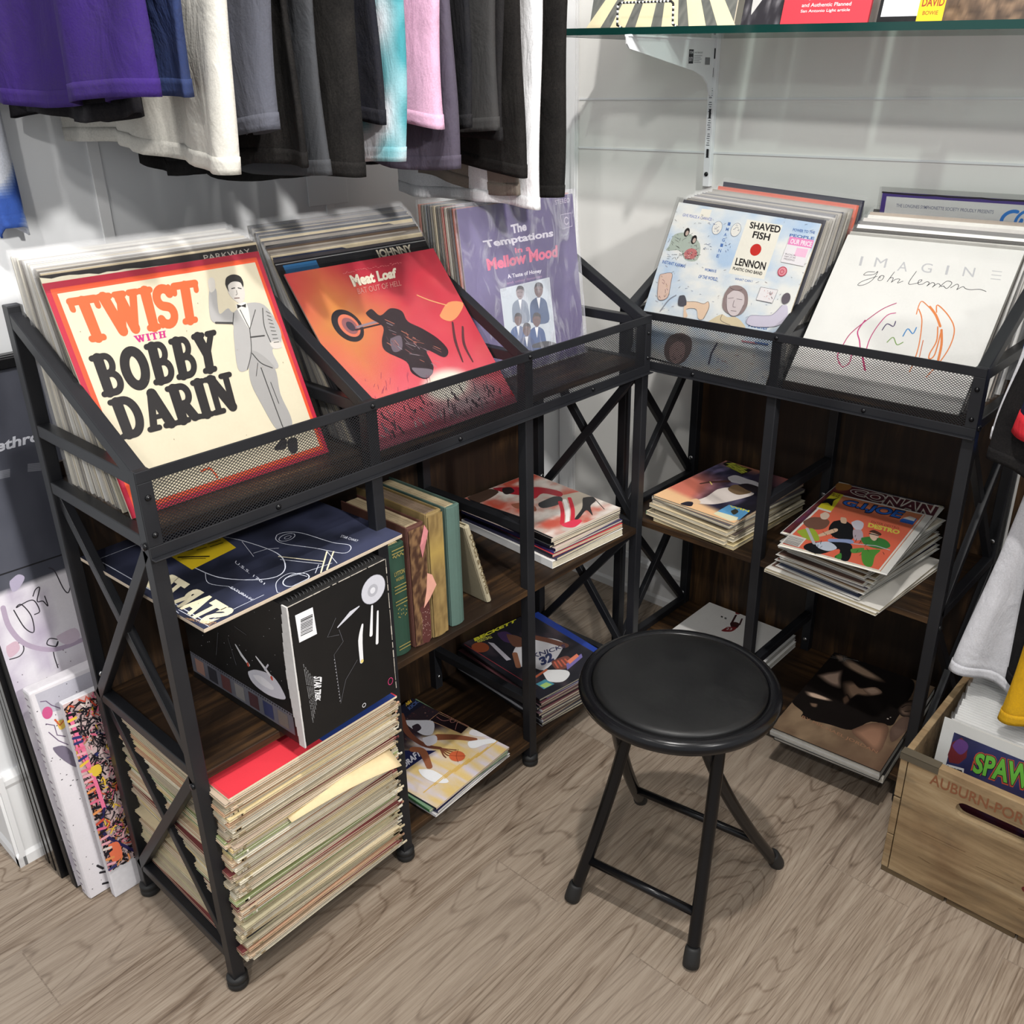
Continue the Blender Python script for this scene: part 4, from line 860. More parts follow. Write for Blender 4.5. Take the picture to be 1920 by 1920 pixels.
po = a.build('front_print', None); po.parent = r; po.matrix_local = fr
fs_ = frame((0, 0, 0), (-1, 0, 0), (0, 0, 1)); 
frl = Matrix(((1, 0, 0, -bd), (0, 0, -1, 0), (0, 1, 0, 0), (0, 0, 0, 1)))     # left side: u towards the front, v up, normal -y
a = Art(mwf @ frl, (160, 900, 3.2), .0006); a.lim = (bd, bh)
a.rect(0, 0, bd, bh, (17, 17, 18)); a.rect(0, .012, bd-.02, .05, (96, 96, 104))
for k in range(46): a.rect(.002+k*.0058, .046, .0045+k*.0058, .0485, (20, 20, 22))
for k, c_ in enumerate(((150, 116, 104), (46, 46, 52), (96, 60, 60), (126, 122, 120), (70, 44, 48), (50, 56, 90), (110, 104, 98))): a.rect(.012+k*.036, .016, .036+k*.036, .042, c_)
a.blob([(980, 1150), (1030, 1140), (1130, 1180), (1200, 1290), (1190, 1318), (1100, 1290), (1010, 1220)], SV); a.blob([(1010, 1170), (1060, 1180), (1130, 1240), (1120, 1260), (1050, 1220)], (222, 222, 226))
for P_ in ([(905, 990), (940, 1050), (985, 1110)], [(1028, 1062), (1080, 1130), (1125, 1192)]): a.line(P_, [.003, .0062, .005], CW)
a.ell((980, 1108), .003, .004, (200, 80, 60)); a.ell((1122, 1190), .003, .004, (200, 80, 60)); a.line([(1080, 1140), (1100, 1110)], .003, SV)
for k in range(40): a.ell((rnd.uniform(.03, bd-.02), rnd.uniform(.06, bh-.01)), .0006, .0006, (220, 220, 224), uv=True, n=6)
for P_ in ([(800, 920), (790, 1050)], [(860, 950), (910, 1110)], [(900, 880), (970, 930)]): a.line(P_, .0012, (84, 84, 88))
po = a.build('side_print', None); po.parent = r; po.matrix_local = frl
b = MB()
for k in range(26): b.tube([(-.010+.006*math.cos(t)-.004, .012+k*.0063, bh-.006+.009*math.sin(t)) for t in [i*math.pi/6 for i in range(-2, 9)]], .0011, 6, (26, 26, 28))
b.build('spiral_binding', M['paint'], r)
# blueprint sleeve
uu = Vector((-.045, 1, 0)).normalized(); zz = MID+bh+.0115
mwb = frame((.692, -1.490, zz), uu, Vector((0, 0, 1)).cross(uu))
bpw, bph = .345, .318
b = MB(); b.box((0, 0, 0), (bpw, bph, .006), (60, 68, 96), cols=[(60, 68, 96), (44, 52, 84), (196, 180, 160), (196, 180, 160), (196, 180, 160), (196, 180, 160)]); o = b.build('record_sleeve', M['card'], bevel=.001); o.matrix_world = mwb
tag(o, 'navy blueprint record sleeve with cream block capitals and a yellow sticker, lying on the box', 'record')
a = Art(mwb @ Matrix.Translation((0, 0, .006)), (160, 900, 3.2), .0003); a.lim = (bpw, bph)
a.grid(0, 0, bpw, bph, 30, 30, lambda u, v: lerp((60, 64, 88), (30, 33, 46), .5+fbm(u, v, 3, 4)*1.4))
LN = (206, 210, 222); CM = (232, 222, 190)
for P_, w_ in (([(560, 780), (760, 890)], .001), ([(380, 640), (560, 800)], .0008), ([(860, 640), (1000, 720)], .0008)): a.line(P_, w_, LN)
a.line([(.012, .008), (.012, .31)], .0014, LN, True); a.line([(.02, .012), (.10, .012)], .001, LN, True); a.line([(.006, .29), (.10, .29)], .001, LN, True)
a.line([(640, 520), (800, 585), (1000, 600), (1150, 580), (1200, 520), (1150, 440), (960, 370), (820, 340)], .0016, LN, smooth=True); a.line([(720, 560), (740, 620), (860, 640)], .0008, LN, smooth=True)
a.line([(1150, 330), (1200, 315), (1300, 320), (1480, 375), (1580, 390), (1590, 420), (1540, 440), (1380, 410), (1200, 385), (1145, 360), (1150, 330)], .0013, LN, smooth=True); a.ell((1210, 345), .014, .010, LN, .2, ring=.0011); a.ell((1215, 345), .006, .004, LN, .2, ring=.0008)
a.line([(1010, 440), (1090, 415), (1160, 410)], .0012, LN); a.line([(1160, 460), (1430, 490)], .0016, CM); a.line([(1170, 478), (1420, 505)], .001, LN); a.line([(1450, 430), (1420, 560)], .0022, CM); a.line([(1490, 430), (1450, 540)], .0022, CM); a.line([(1450, 430), (1510, 500)], .001, LN); a.line([(940, 370), (1010, 460)], .0008, LN); a.line([(1480, 500), (1300, 560), (1200, 590)], .001, LN)
a.ell((1265, 600), .020, .016, LN, .2, ring=.0016); a.line([(1330, 580), (1230, 560), (1150, 610), (1150, 670), (1190, 690)], .001, LN, smooth=True); a.line([(1380, 560), (1400, 510)], .001, LN)
a.text('U.S.S. 1701', [(905, 485), (1080, 620), (1072, 630), (896, 498)], LN); a.text('SATURN IV', [(880, 640), (1010, 715), (1000, 728), (868, 650)], LN); a.text('STAR CHART', [(1540, 330), (1640, 362), (1632, 374), (1530, 344)], LN)
a.text('STAR TREK', [(912, 790), (380, 480), (300, 600), (715, 872)], CM, .06)
a.text('ORIGINAL TV SERIES', [(795, 855), (590, 830), (600, 850), (760, 885)], (190, 150, 110))
YL = (222, 190, 36)
a.poly([(465, 430), (790, 320), (905, 408), (640, 540)], YL)
for q_ in ([(720, 370), (800, 345), (830, 400), (760, 420)], [(640, 390), (700, 372), (740, 430), (690, 445)], [(560, 400), (620, 385), (650, 430), (600, 425)]):
    for k in range(3): a.line([(q_[0][0]+k*14, q_[0][1]+k*16), (q_[1][0]+k*14, q_[1][1]+k*16)], .0024, (40, 36, 20), cap=False)
a.line([(560, 465), (740, 460)], .004, (36, 32, 20)); a.line([(580, 475), (720, 472)], .002, (36, 32, 20))
po = a.build('cover_print', None); po.parent = o; po.matrix_local = Matrix.Translation((0, 0, .006))
# ---- the tall stack of worn records on the bottom shelf
EDG = [(236, 222, 190), (228, 212, 176), (242, 234, 212), (216, 198, 160), (232, 216, 184), (206, 186, 150), (244, 238, 220), (222, 208, 178)]
PRN = [(236, 230, 212), (186, 52, 46), (44, 44, 50), (222, 184, 60), (190, 170, 150), (90, 110, 160), (150, 160, 110), (232, 224, 206), (120, 60, 60), (70, 90, 76), (206, 180, 150), (40, 40, 44)]
R = random.Random(21); z = LOW+.001; protos = []; ns = 74
lab = 'worn record sleeve lying in the tall stack on the left bottom shelf'
for k in range(ns):
    q = k/(ns-1); t = .0043 if k < len(EDG)*2 else R.choice((.0040, .0043, .0046))
    cx, cy = .6555+.020*q**1.5-S/2+max(-.001-.02*q, R.choice((R.uniform(-.012, -.002), R.uniform(-.001, .005), R.uniform(-.001, .004)))), -1.3415+R.uniform(-.005, .005)
    mw = flat_frame(cx, cy, z, rad(90)+rad(R.uniform(-1.6, 1.6)))
    if k < 16:
        e = EDG[k % 8]; p = PRN[(k*5) % 12]; p = p if k % 2 == 0 else lerp(p, e, .8); b = MB(); tt_ = .0040
        b.box((-S/2, -S/2, 0), (S/2, S/2, .0011), e, cols=[p, p, lerp(p, e, R.choice((0, .2, .6, 1))), lerp(p, e, R.choice((0, .7, 1))), e, lerp(p, e, .7)]); b.box((-S/2+.0006, -S/2+.0004, .0029), (S/2, S/2-.0008, .0040), e, cols=[p, p, e, e, p, e])
        b.box((-S/2+.002, -S/2+R.choice((.002, .005)), .0011), (S/2-.002, S/2-.003, .0029), R.choice(((40, 36, 32), (16, 15, 15), (20, 18, 18), (222, 212, 190), (24, 22, 20))))  # dark choices colour in the shade between the two sheets
        for j in range(4):   # frayed corners and split edges
            sx = R.choice((-1, 1)); x0 = sx*(S/2-R.uniform(0, .02)) if j < 6 else R.uniform(-S/2, S/2-.03)
            b.box((min(x0, x0+.004), -S/2-.0007, .0004), (max(x0, x0+R.uniform(.004, .012)), -S/2+.001, .0036), R.choice((e, p, lerp(e, (110, 90, 60), .5))))
        o = b.build('record_sleeve', M['card']); o.matrix_world = mw; tag(o, lab, 'record', 'records stacked on the left bottom shelf'); protos.append(o)
    else: o = dup(protos[R.randrange(16)], mw, lab, 'records stacked on the left bottom shelf')
    z += .0044
mwk = flat_frame(.676-S/2, -1.338, z, rad(91)) @ Matrix.Translation((-S/2, -S/2, 0))
b = MB(); b.box((0, 0, 0), (S, S, .0042), (226, 214, 184), cols=[(210, 60, 70), (210, 60, 70), (226, 214, 184), (232, 226, 206), (226, 214, 184), (226, 214, 184)]); o = b.build('record_sleeve', M['card'], bevel=.0006); o.matrix_world = mwk
tag(o, 'red and blue record sleeve lying on top of the tall stack', 'record')
a = Art(mwk @ Matrix.Translation((0, 0, .0042))); a.rect(.004, .0, S-.15, S-.004, (222, 58, 70)); a.rect(S-.15, 0, S-.003, S-.004, (46, 70, 140)); a.rect(.004, .09, S, S-.003, (30, 30, 36))
po = a.build('cover_print', None); po.parent = o; po.matrix_local = Matrix.Translation((0, 0, .0042))
b = MB(); n_ = 16
vs = []; fs = []
for i in range(n_+1):
    u = i/n_; vs += [(-.010*u*(1-u)*4*.6+.002, u*.20, .0012+.010*math.sin(u*2.6)), (.03+.012*u, u*.20, -.012*u+.012*math.sin(u*2.6))]
for i in range(n_): fs.append((2*i, 2*i+1, 2*i+3, 2*i+2))
b.add(vs, fs, (226, 204, 160), True); o = b.build('paper_scrap', M['card'], fix=False); o.location = (.650, -1.40, .292); o.rotation_euler = (0, rad(8), rad(-3))
o.modifiers.new('thick', 'SOLIDIFY').thickness = .0008
tag(o, 'torn cream card strip sticking out of the tall record stack', 'card')

# ---- basketball magazines, middle bay, bottom shelf
rotA = rad(90)
z = pile(.510, -.996, LOW+.001, rotA+rad(3), [(.216, .272, .006, (228, 226, 226), (220, 220, 226), WH), (.214, .270, .006, (40, 44, 90), (30, 34, 70), WH), (.214, .27, .006, (120, 150, 120), (60, 110, 70), CR1)],
         'magazine in the low pile under the basketball player on a wooden court', 'magazines under the basketball player', seed=5, jit=.004)
o = mag_mesh(.214, .27, .004, (200, 180, 160), (20, 24, 50), CR1); mw = flat_frame(.510, -.996, z, rotA+rad(4)) @ Matrix.Translation((-.107, -.135, 0)); o.matrix_world = mw
tag(o, 'magazine with a basketball player dribbling on a yellow court, on the bottom shelf', 'magazine')
a = Art(mw, (740, 1120, 1920/420), .0042); a.lim = (.214, .27)
a.grid(0, 0, .214, .27, 40, 50, lambda u, v: lerp(lerp((226, 196, 130), (216, 206, 214), max(0, .5+fbm(u*4, v, 3, 3)*1.2)), (44, 34, 42), max(0, min(1, (v-.52)*7+fbm(u, v, 4, 3)*1.2))))
for k in range(120): u, v = rnd.uniform(.0, .21), rnd.uniform(.17, .235); a.ell((u, v), .0018, .0018, rnd.choice([(90, 60, 60), (50, 36, 44), (130, 100, 96), (70, 40, 50)]), uv=True, n=7)
a.rect(0, .235, .214, .27, (24, 26, 44)); a.poly([(80, 1330), (360, 1330), (250, 1390), (80, 1510)], (34, 38, 80))
a.text('NBA', [(20, 880), (70, 850), (150, 915), (100, 950)], (222, 184, 60), .04); a.text('KICK', [(110, 960), (210, 880), (225, 905), (130, 985)], (70, 90, 140), .04); a.text('DRAFT', [(60, 1450), (200, 1310), (230, 1370), (90, 1480)], (226, 226, 236), .04)
q_ = [(300, 1070), (455, 950), (700, 1075), (570, 1185)]; a.poly(q_, (30, 20, 26)); a.line(q_+[q_[0]], .0012, (206, 160, 120)); a.line([(378, 1010), (635, 1130)], .0009, (206, 160, 120))
a.line([(360, 1040), (420, 1075), (490, 1055), (470, 990)], .0009, (206, 140, 130), smooth=True); a.line([(520, 1150), (540, 1090), (610, 1070), (660, 1100)], .0009, (206, 140, 130), smooth=True); a.ell((500, 1075), .006, .005, (206, 140, 130), ring=.0009)
a.blob([(100, 1070), (200, 1070), (330, 1080), (330, 1180), (260, 1200), (180, 1160), (110, 1110)], (206, 206, 214)); a.blob([(150, 1120), (200, 1100), (230, 1140), (180, 1170)], (50, 40, 50))
a.line([(60, 1020), (110, 1170), (250, 1280), (390, 1310)], [.010, .013, .010, .008], (112, 66, 50), smooth=True); a.line([(370, 1215), (520, 1215), (690, 1235)], [.020, .016, .010], (140, 84, 58), smooth=True)
a.blob([(240, 1220), (350, 1200), (360, 1260), (280, 1290)], (214, 212, 220)); a.line([(160, 1320), (240, 1340), (300, 1470)], [.016, .016, .012], (150, 92, 64), smooth=True)
for k in range(5): a.line([(390, 1310), (420+k*16, 1370-k*12), (440+k*22, 1390-k*16)], .0030, (120, 70, 52), smooth=True)
a.ell((536, 1378), .0150, .0165, (206, 100, 62)); a.line([(460, 1370), (536, 1378), (610, 1376)], .0009, (120, 50, 30), smooth=True); a.line([(545, 1320), (530, 1380), (545, 1430)], .0009, (120, 50, 30), smooth=True)
WHT = (240, 240, 242)
a.blob([(210, 1490), (330, 1500), (455, 1580), (440, 1610), (330, 1600), (240, 1550)], WHT); a.blob([(640, 1250), (800, 1230), (880, 1220), (870, 1260), (770, 1280), (690, 1310), (640, 1300)], WHT); a.blob([(660, 1150), (760, 1110), (840, 1160), (720, 1210), (640, 1190)], (226, 222, 226))
for k in range(6): a.line([(250+k*90, 1690-k*60), (480+k*80, 1500-k*50)], .0022, (226, 186, 96))
a.build('cover_print', o)
# ---- card-price magazines, corner bay, bottom shelf
z = pile(.497, -.648, LOW+.001, rotA-rad(6), [(.208, .276, .005, (60, 60, 70), (200, 200, 206), CR2)]+[(.208, .276, .0056, (70+20*(k % 3), 70, 76), [(24, 24, 28), (190, 190, 196), (60, 60, 66), (30, 30, 36)][k % 4], [CR1, CR2, CR1][k % 3]) for k in range(9)],
         'magazine in the pile under the player in a white number 32 jersey', 'magazines under the player numbered 32', seed=8, jit=.004, jy=2)
o = mag_mesh(.206, .276, .004, (36, 66, 160), (40, 60, 130), CR1); o.matrix_world = flat_frame(.500, -.622, z, rotA-rad(9)) @ Matrix.Translation((-.103, -.138, 0)); z += .0043
tag(o, 'bright blue magazine peeking out behind the one with the number 32 player', 'magazine')
o = mag_mesh(.206, .276, .005, (60, 60, 66), (30, 30, 36), CR1); mw = flat_frame(.496, -.646, z, rotA-rad(7.5)) @ Matrix.Translation((-.103, -.138, 0)); o.matrix_world = mw
tag(o, 'magazine with yellow title lettering and a player in a white number 32 jersey', 'magazine')
a = Art(mw, (740, 1120, 1920/420), .0052); a.lim = (.206, .276)
a.grid(0, 0, .206, .276, 30, 40, lambda u, v: lerp((34, 34, 42), (78, 66, 74), max(0, fbm(u, v, 4, 3)*1.5)))
YT = (226, 222, 60)
a.text('BECKETT', [(640, 345), (990, 170), (1040, 225), (690, 395)], YT, .05); a.text('BASKETBALL', [(700, 385), (830, 340), (840, 362), (715, 408)], (210, 206, 90), .03)
a.ell((735, 445), .019, .022, (150, 76, 48)); a.poly([(800, 400), (850, 410), (1000, 550), (960, 560)], (190, 186, 196)); a.blob([(880, 320), (960, 310), (1040, 370), (1020, 410), (930, 390)], (70, 50, 90))
a.blob([(1010, 500), (1040, 440), (1110, 380), (1260, 360), (1440, 400), (1400, 520), (1280, 640), (1150, 600), (1060, 610)], (222, 220, 224)); a.blob([(960, 330), (1060, 350), (1130, 400), (1090, 440), (1010, 430)], (110, 74, 60)); a.line([(1200, 360), (1330, 390), (1460, 430)], .018, (120, 76, 60), smooth=True); a.line([(1030, 500), (1060, 610)], .012, (150, 100, 76))
a.text('KNICKS', [(1180, 500), (1460, 415), (1465, 445), (1195, 540)], (50, 54, 96), .02); a.text('32', [(1230, 540), (1345, 480), (1370, 560), (1260, 605)], (50, 60, 104), .06)
a.blob([(1350, 560), (1480, 520), (1520, 590), (1420, 640), (1370, 620)], (120, 70, 60)); 
for k in range(4): a.line([(1370+k*30, 570-k*8), (1400+k*32, 620-k*12)], .004, (196, 96, 76))
a.poly([(1470, 590), (1600, 500), (1610, 530), (1480, 640)], (120, 110, 170)); a.poly([(1480, 560), (1560, 500), (1580, 520), (1500, 590)], (226, 130, 100))
a.blob([(1280, 640), (1460, 640), (1500, 680), (1440, 740), (1330, 740), (1290, 700)], (240, 240, 240)); a.poly([(1210, 760), (1290, 720), (1370, 760), (1280, 805)], (80, 150, 170)); a.poly([(1240, 775), (1300, 745), (1350, 765), (1290, 795)], (170, 206, 120))
a.poly([(1010, 810), (1060, 780), (1130, 830), (1120, 870)], (60, 90, 190)); a.poly([(1040, 830), (1120, 870), (1120, 900), (1050, 850)], (110, 200, 190))
a.line([(600, 420), (1210, 800)], .002, (150, 60, 70)); a.line([(1210, 700), (1300, 640)], .006, (190, 100, 70))
a.build('cover_print', o)
# ---- shorter rack: baseball pile
z = pile(.752, -.285, MID+.001, rad(-3), [(.206, .276, .0085, (222, 206, 160), (90, 80, 60), CR2), (.21, .274, .0085, (230, 214, 180), (60, 110, 80), CR1), (.204, .272, .008, (226, 216, 190), (210, 200, 180), CR1), (.204, .272, .006, (80, 70, 66), (40, 40, 44), CR2), (.206, .272, .008, (214, 196, 160), (60, 60, 70), CR1), (.206, .272, .008, (196, 180, 160), (60, 60, 70), CR1), (.206, .272, .008, (90, 86, 90), (220, 216, 206), CR1)],
         'magazine in the pile under the swinging baseball player', 'magazines under the baseball player', seed=12, jit=.010, jy=4)
o = mag_mesh(.204, .276, .005, (220, 180, 140), (30, 28, 30), CR1); mw = flat_frame(.753, -.284, z, rad(-3)) @ Matrix.Translation((-.102, -.138, 0)); o.matrix_world = mw
tag(o, 'magazine with a baseball player in white and yellow title lettering', 'magazine')
a = Art(mw, (1200, 840, 1920/340), .0052); a.lim = (.204, .276)
def bb(u, v):
    c = lerp((46, 44, 66), (150, 138, 180), max(0, .25+fbm(u*1.5, v, 4, 4)*1.3-u*.35)); c = lerp(c, (206, 130, 96), max(0, (v-.86)*6)*(u < .5)); c = lerp(c, (30, 28, 36), max(0, (u-.55)*2.6)*(v < .8))
    c = lerp(c, (214, 120, 100), max(0, (v-.72)*3*(u-.5)*3)); d = .16-u*.12-v
    return lerp(c, (240, 194, 146), max(0, min(1, d*14+.9)))
a.grid(0, 0, .204, .276, 40, 56, bb)
a.poly([(870, 190), (950, 150), (1190, 255), (1080, 310)], (30, 26, 28)); a.text('BECKETT', [(905, 180), (1000, 175), (1150, 240), (1085, 262)], (200, 206, 70), .04); a.text('BASEBALL', [(905, 210), (960, 190), (1140, 275), (1080, 295)], (200, 206, 70), .03)
a.blob([(930, 330), (1010, 310), (1130, 350), (1250, 390), (1250, 440), (1150, 430), (1040, 400), (960, 380)], (206, 202, 206)); a.line([(640, 400), (740, 385), (930, 375)], [.006, .008, .012], (80, 50, 44), smooth=True); a.line([(740, 380), (760, 410)], .003, (230, 206, 120))
a.blob([(820, 460), (930, 440), (1020, 470), (1200, 500), (1140, 540), (900, 600), (760, 620), (620, 610), (560, 590), (700, 540)], (226, 214, 206)); a.blob([(930, 450), (1000, 410), (1120, 440), (1180, 490), (1050, 520), (960, 490)], (120, 96, 70))
a.blob([(1040, 410), (1140, 400), (1260, 440), (1260, 490), (1160, 480), (1080, 440)], (40, 34, 40)); a.blob([(540, 570), (600, 560), (640, 600), (570, 620)], (230, 190, 150)); a.blob([(430, 610), (500, 590), (560, 600), (540, 640), (450, 630)], (40, 36, 48))
a.poly([(775, 720), (940, 625), (1165, 690), (1080, 790), (950, 790)], (96, 160, 206)); a.poly([(775, 720), (820, 695), (1040, 760), (1020, 790), (950, 795)], (226, 224, 190)); a.blob([(960, 690), (1010, 670), (1040, 700), (990, 730)], (60, 60, 50)); a.text('WIN', [(950, 630), (1160, 685), (1150, 705), (940, 645)], (230, 220, 60), .03)
a.build('cover_print', o)
# ---- comics pile
CV = [(120, 90, 80), (90, 100, 130), (176, 70, 60), (200, 180, 150), (80, 80, 76), (150, 120, 90), (70, 60, 90), (220, 210, 190)]
R = random.Random(31); z = MID+.001; protos = []; lab = 'comic in the pile under the two colourful comics, middle shelf right bay'
for k in range(2):
    o = mag_mesh(.232, .262, .006, (226, 222, 214), (210, 200, 180), CR2, 'newspaper'); o.matrix_world = flat_frame(1.070, -.345, z, rad(-5+2*k)) @ Matrix.Translation((-.116, -.131, 0)); tag(o, ('folded newspaper at the very bottom of the comics pile', 'folded newspaper directly above the lowest one under the comics pile')[k], 'newspaper'); z += .0064
for k in range(21):
    t = .0034
    mw = flat_frame(1.062+R.uniform(-.012, .012)+.010*k/21, -.325+R.uniform(-.012, .012), z, rad(-4+R.uniform(-4, 4))) @ Matrix.Translation((-.09, -.136, 0))
    if k < 8:
        b = MB(); b.box((.004, .004, .0004), (.176, .264, .0026), CR1, cols=[CV[k], CV[k], lerp(CV[k], CR1, .6), CR1, CR1, CV[k]]); b.box((0, 0, 0), (.180, .272, .0008), (236, 234, 228))
        o = b.build('comic_book', M['print']); f = MB(); f.box((-.002, -.002, .0030), (.184, .274, .0032)); f.build('plastic_bag', M['film'], o); o.matrix_world = mw; tag(o, lab, 'comic', 'comics in the middle shelf pile'); protos.append(o)
    else: dup(protos[R.randrange(8)], mw, lab, 'comics in the middle shelf pile')
    z += .0037
def comic(label, corners_px, crop, z, wd, ht, yaw, x, y, base):
    b = MB(); b.box((0, 0, 0), (wd, ht, .0008), (236, 234, 228)); b.box((.003, .003, .0008), (wd-.012, ht-.008, .003), CR1, cols=[base, base, CR1, CR1, CR1, base]); o = b.build('comic_book', M['print'])
    mw = flat_frame(x, y, z, yaw); o.matrix_world = mw; tag(o, label, 'comic')
    f = MB(); f.box((-.003, -.003, .0042), (wd+.003, ht+.004, .0044)); f.build('plastic_bag', M['film'], o)
    return o, Art(mw, crop, .0032)
o, a = comic('bagged dark red comic with pale outlined capitals, second from the top of its pile', None, (1430, 880, 1920/370), z, .216, .30, rad(4), .966, -.462, (86, 36, 46)); z += .0048
a.lim = (.216, .30); a.grid(.004, .004, .206, .29, 30, 44, lambda u, v: lerp(lerp((88, 38, 50), (150, 70, 60), max(0, .3+fbm(u, v, 5, 4))), (120, 80, 160), max(0, .9-abs(v-.35)*5)*max(0, fbm(u+3, v, 4, 3)*2+.4)))
a.poly([(735, 105), (1800, 350), (1790, 385), (715, 130)], (40, 70, 120)); a.text('MARVEL COMICS GROUP', [(990, 170), (1560, 305), (1552, 335), (985, 192)], (26, 30, 50), .03); a.blob([(690, 160), (740, 140), (860, 170), (830, 215), (720, 215)], (176, 120, 60)); a.poly([(730, 120), (865, 145), (860, 165), (725, 142)], (226, 220, 206))
a.text('CONAN', [(870, 195), (1730, 370), (1640, 520), (830, 240)], (232, 226, 214), .085); a.text('CONAN', [(878, 202), (1716, 380), (1638, 506), (842, 238)], (92, 40, 52), .03); a.poly([(1715, 350), (1770, 355), (1765, 385), (1710, 380)], (196, 190, 160))
a.build('cover_print', o)
o, a = comic('bagged orange comic with blue capitals on top of the comics pile', None, (1430, 880, 1920/370), z, .197, .292, rad(5.5), .992, -.522, (226, 110, 80)); z += .0048
a.lim = (.197, .292); a.rect(.003, .003, .184, .284, (240, 236, 226)); a.grid(.006, .006, .181, .281, 24, 36, lambda u, v: lerp((236, 112, 84), (206, 140, 96), max(0, (v-.62)*2.2)+fbm(u, v, 2, 2)*.15))
a.poly([(625, 222), (785, 262), (668, 420), (520, 378)], (226, 214, 50)); a.poly([(520, 378), (668, 420), (658, 436), (510, 392)], (240, 236, 226)); a.text('75c US', [(650, 235), (760, 262), (735, 290), (640, 265)], (120, 60, 40), .03)
a.blob([(560, 340), (620, 300), (690, 300), (740, 290), (690, 320), (670, 370), (630, 340)], (26, 26, 26))
a.text('G.I.JOE', [(800, 300), (1400, 420), (1310, 520), (740, 372)], (24, 30, 60), .07); a.text('G.I.JOE', [(806, 308), (1388, 426), (1306, 508), (752, 368)], (44, 104, 196), .025); a.poly([(1340, 500), (1430, 470), (1500, 500), (1455, 555), (1330, 525)], (44, 104, 196)); a.poly([(1360, 490), (1430, 470), (1490, 490), (1470, 520)], (230, 226, 220))
a.text('ENTER DESTRO', [(1060, 512), (1330, 580), (1322, 600), (1050, 532)], (130, 70, 40)); a.text('DESTRO', [(1030, 532), (1338, 610), (1322, 650), (1020, 575)], (236, 220, 90), .05)
BKc = (22, 24, 28)
# plain figures in work clothes
a.blob([(395, 520), (480, 480), (600, 490), (650, 530), (600, 590), (500, 600), (420, 570)], (120, 84, 70)); a.blob([(560, 450), (610, 430), (650, 460), (620, 500), (570, 495)], (230, 206, 186))
a.blob([(690, 520), (780, 510), (870, 560), (880, 640), (860, 700), (700, 680), (640, 600)], BKc); a.blob([(540, 650), (700, 590), (720, 620), (560, 670)], (226, 190, 160)); a.blob([(660, 690), (860, 700), (860, 740), (650, 720)], (150, 166, 206))
a.blob([(640, 720), (850, 740), (860, 840), (820, 910), (740, 880), (740, 790), (560, 840), (420, 800), (400, 760), (470, 730)], BKc); a.blob([(520, 730), (640, 720), (720, 780), (640, 810), (540, 780)], (206, 214, 226)); a.blob([(760, 480), (810, 490), (810, 540), (760, 530)], (226, 190, 160))
a.blob([(860, 530), (920, 510), (980, 540), (960, 600), (900, 600)], (214, 212, 222)); a.blob([(880, 600), (960, 610), (970, 690), (890, 700)], (190, 176, 186))
a.blob([(960, 680), (1060, 670), (1190, 700), (1240, 760), (1180, 790), (1080, 780), (980, 740)], (64, 130, 62)); a.blob([(1040, 640), (1090, 620), (1130, 660), (1090, 710), (1050, 690)], (232, 200, 176)); a.line([(1040, 640), (1120, 660)], .004, (40, 36, 40)); a.blob([(1030, 620), (1080, 605), (1150, 640), (1140, 660), (1090, 640)], (90, 56, 44))
a.blob([(980, 800), (1140, 800), (1090, 860), (1060, 960), (990, 950), (960, 880)], (84, 150, 60)); a.blob([(860, 790), (980, 780), (960, 820), (870, 830)], (90, 150, 70)); a.line([(880, 740), (1100, 760), (1230, 800)], .003, (196, 200, 206)); a.blob([(340, 610), (480, 590), (540, 660), (540, 710), (430, 700), (360, 650)], (160, 180, 60)); a.line([(430, 590), (500, 740)], .006, (190, 190, 196))
a.blob([(700, 860), (760, 830), (760, 890), (710, 880)], (70, 140, 60))
for k in range(26): x, y = rnd.uniform(430, 1180), rnd.uniform(520, 900); a.line([(x, y), (x+rnd.uniform(-26, 26), y+rnd.uniform(8, 40))], .0009, BKc)
a.poly([(265, 645), (425, 690), (350, 775), (185, 725)], (236, 232, 224))
for k in range(10): a.line([(258+k*0-k*7, 660+k*8), (400-k*7, 700+k*8)], rnd.choice((.0012, .002)), (70, 66, 66), cap=False)
a.build('cover_print', o)
# ---- bottom shelf of the shorter rack: two white books, two portrait books
def slab_book(label, x, y, z, wd, ht, t, cover, pages, yaw):
    o = mag_mesh(wd, ht, t, cover, cover, pages, 'book'); mw = flat_frame(x, y, z, yaw); o.matrix_world = mw; tag(o, label, 'book'); return o, mw
o, mw = slab_book('lower of the two large white books lying behind the stool', .648, -.415, LOW+.001, .236, .275, .014, (226, 224, 220), WH, rad(0))
o, mw = slab_book('white book with a small red figure shooting a ball, lying behind the stool', .641, -.412, LOW+.0155, .238, .278, .012, (232, 230, 226), WH, rad(0))
a = Art(mw, (1240, 1100, 3.84), .0122); a.lim = (.238, .278); RD = (130, 40, 44)
a.ell((565, 208), .0065, .0065, RD); a.line([(500, 300), (535, 235)], .005, (60, 30, 34)); a.line([(560, 305), (578, 262)], .004, (60, 30, 34)); a.blob([(495, 290), (530, 285), (560, 300), (540, 330), (500, 320)], (60, 30, 34)); a.ell((535, 298), .0045, .0055, (70, 40, 36)); a.blob([(480, 320), (540, 325), (500, 355), (430, 350), (455, 330)], RD)
a.text('23', [(470, 325), (510, 330), (500, 345), (462, 340)], (226, 224, 220)); a.text('" "', [(428, 240), (468, 255), (464, 268), (424, 250)], (40, 40, 40), .03); a.build('cover_print', o)
o, mw = slab_book('lower dark book under the portrait book on the right bottom shelf', 1.012, -.485, LOW+.001, .222, .330, .022, (34, 32, 32), WH, rad(4))
o, mw = slab_book('dark book with a close-up face in shadow and thin capitals along its edges', 1.010, -.505, LOW+.0238, .222, .340, .020, (20, 18, 18), (206, 206, 206), rad(3.5))
a = Art(mw, (1240, 1100, 3.84), .0202); a.lim = (.222, .340)
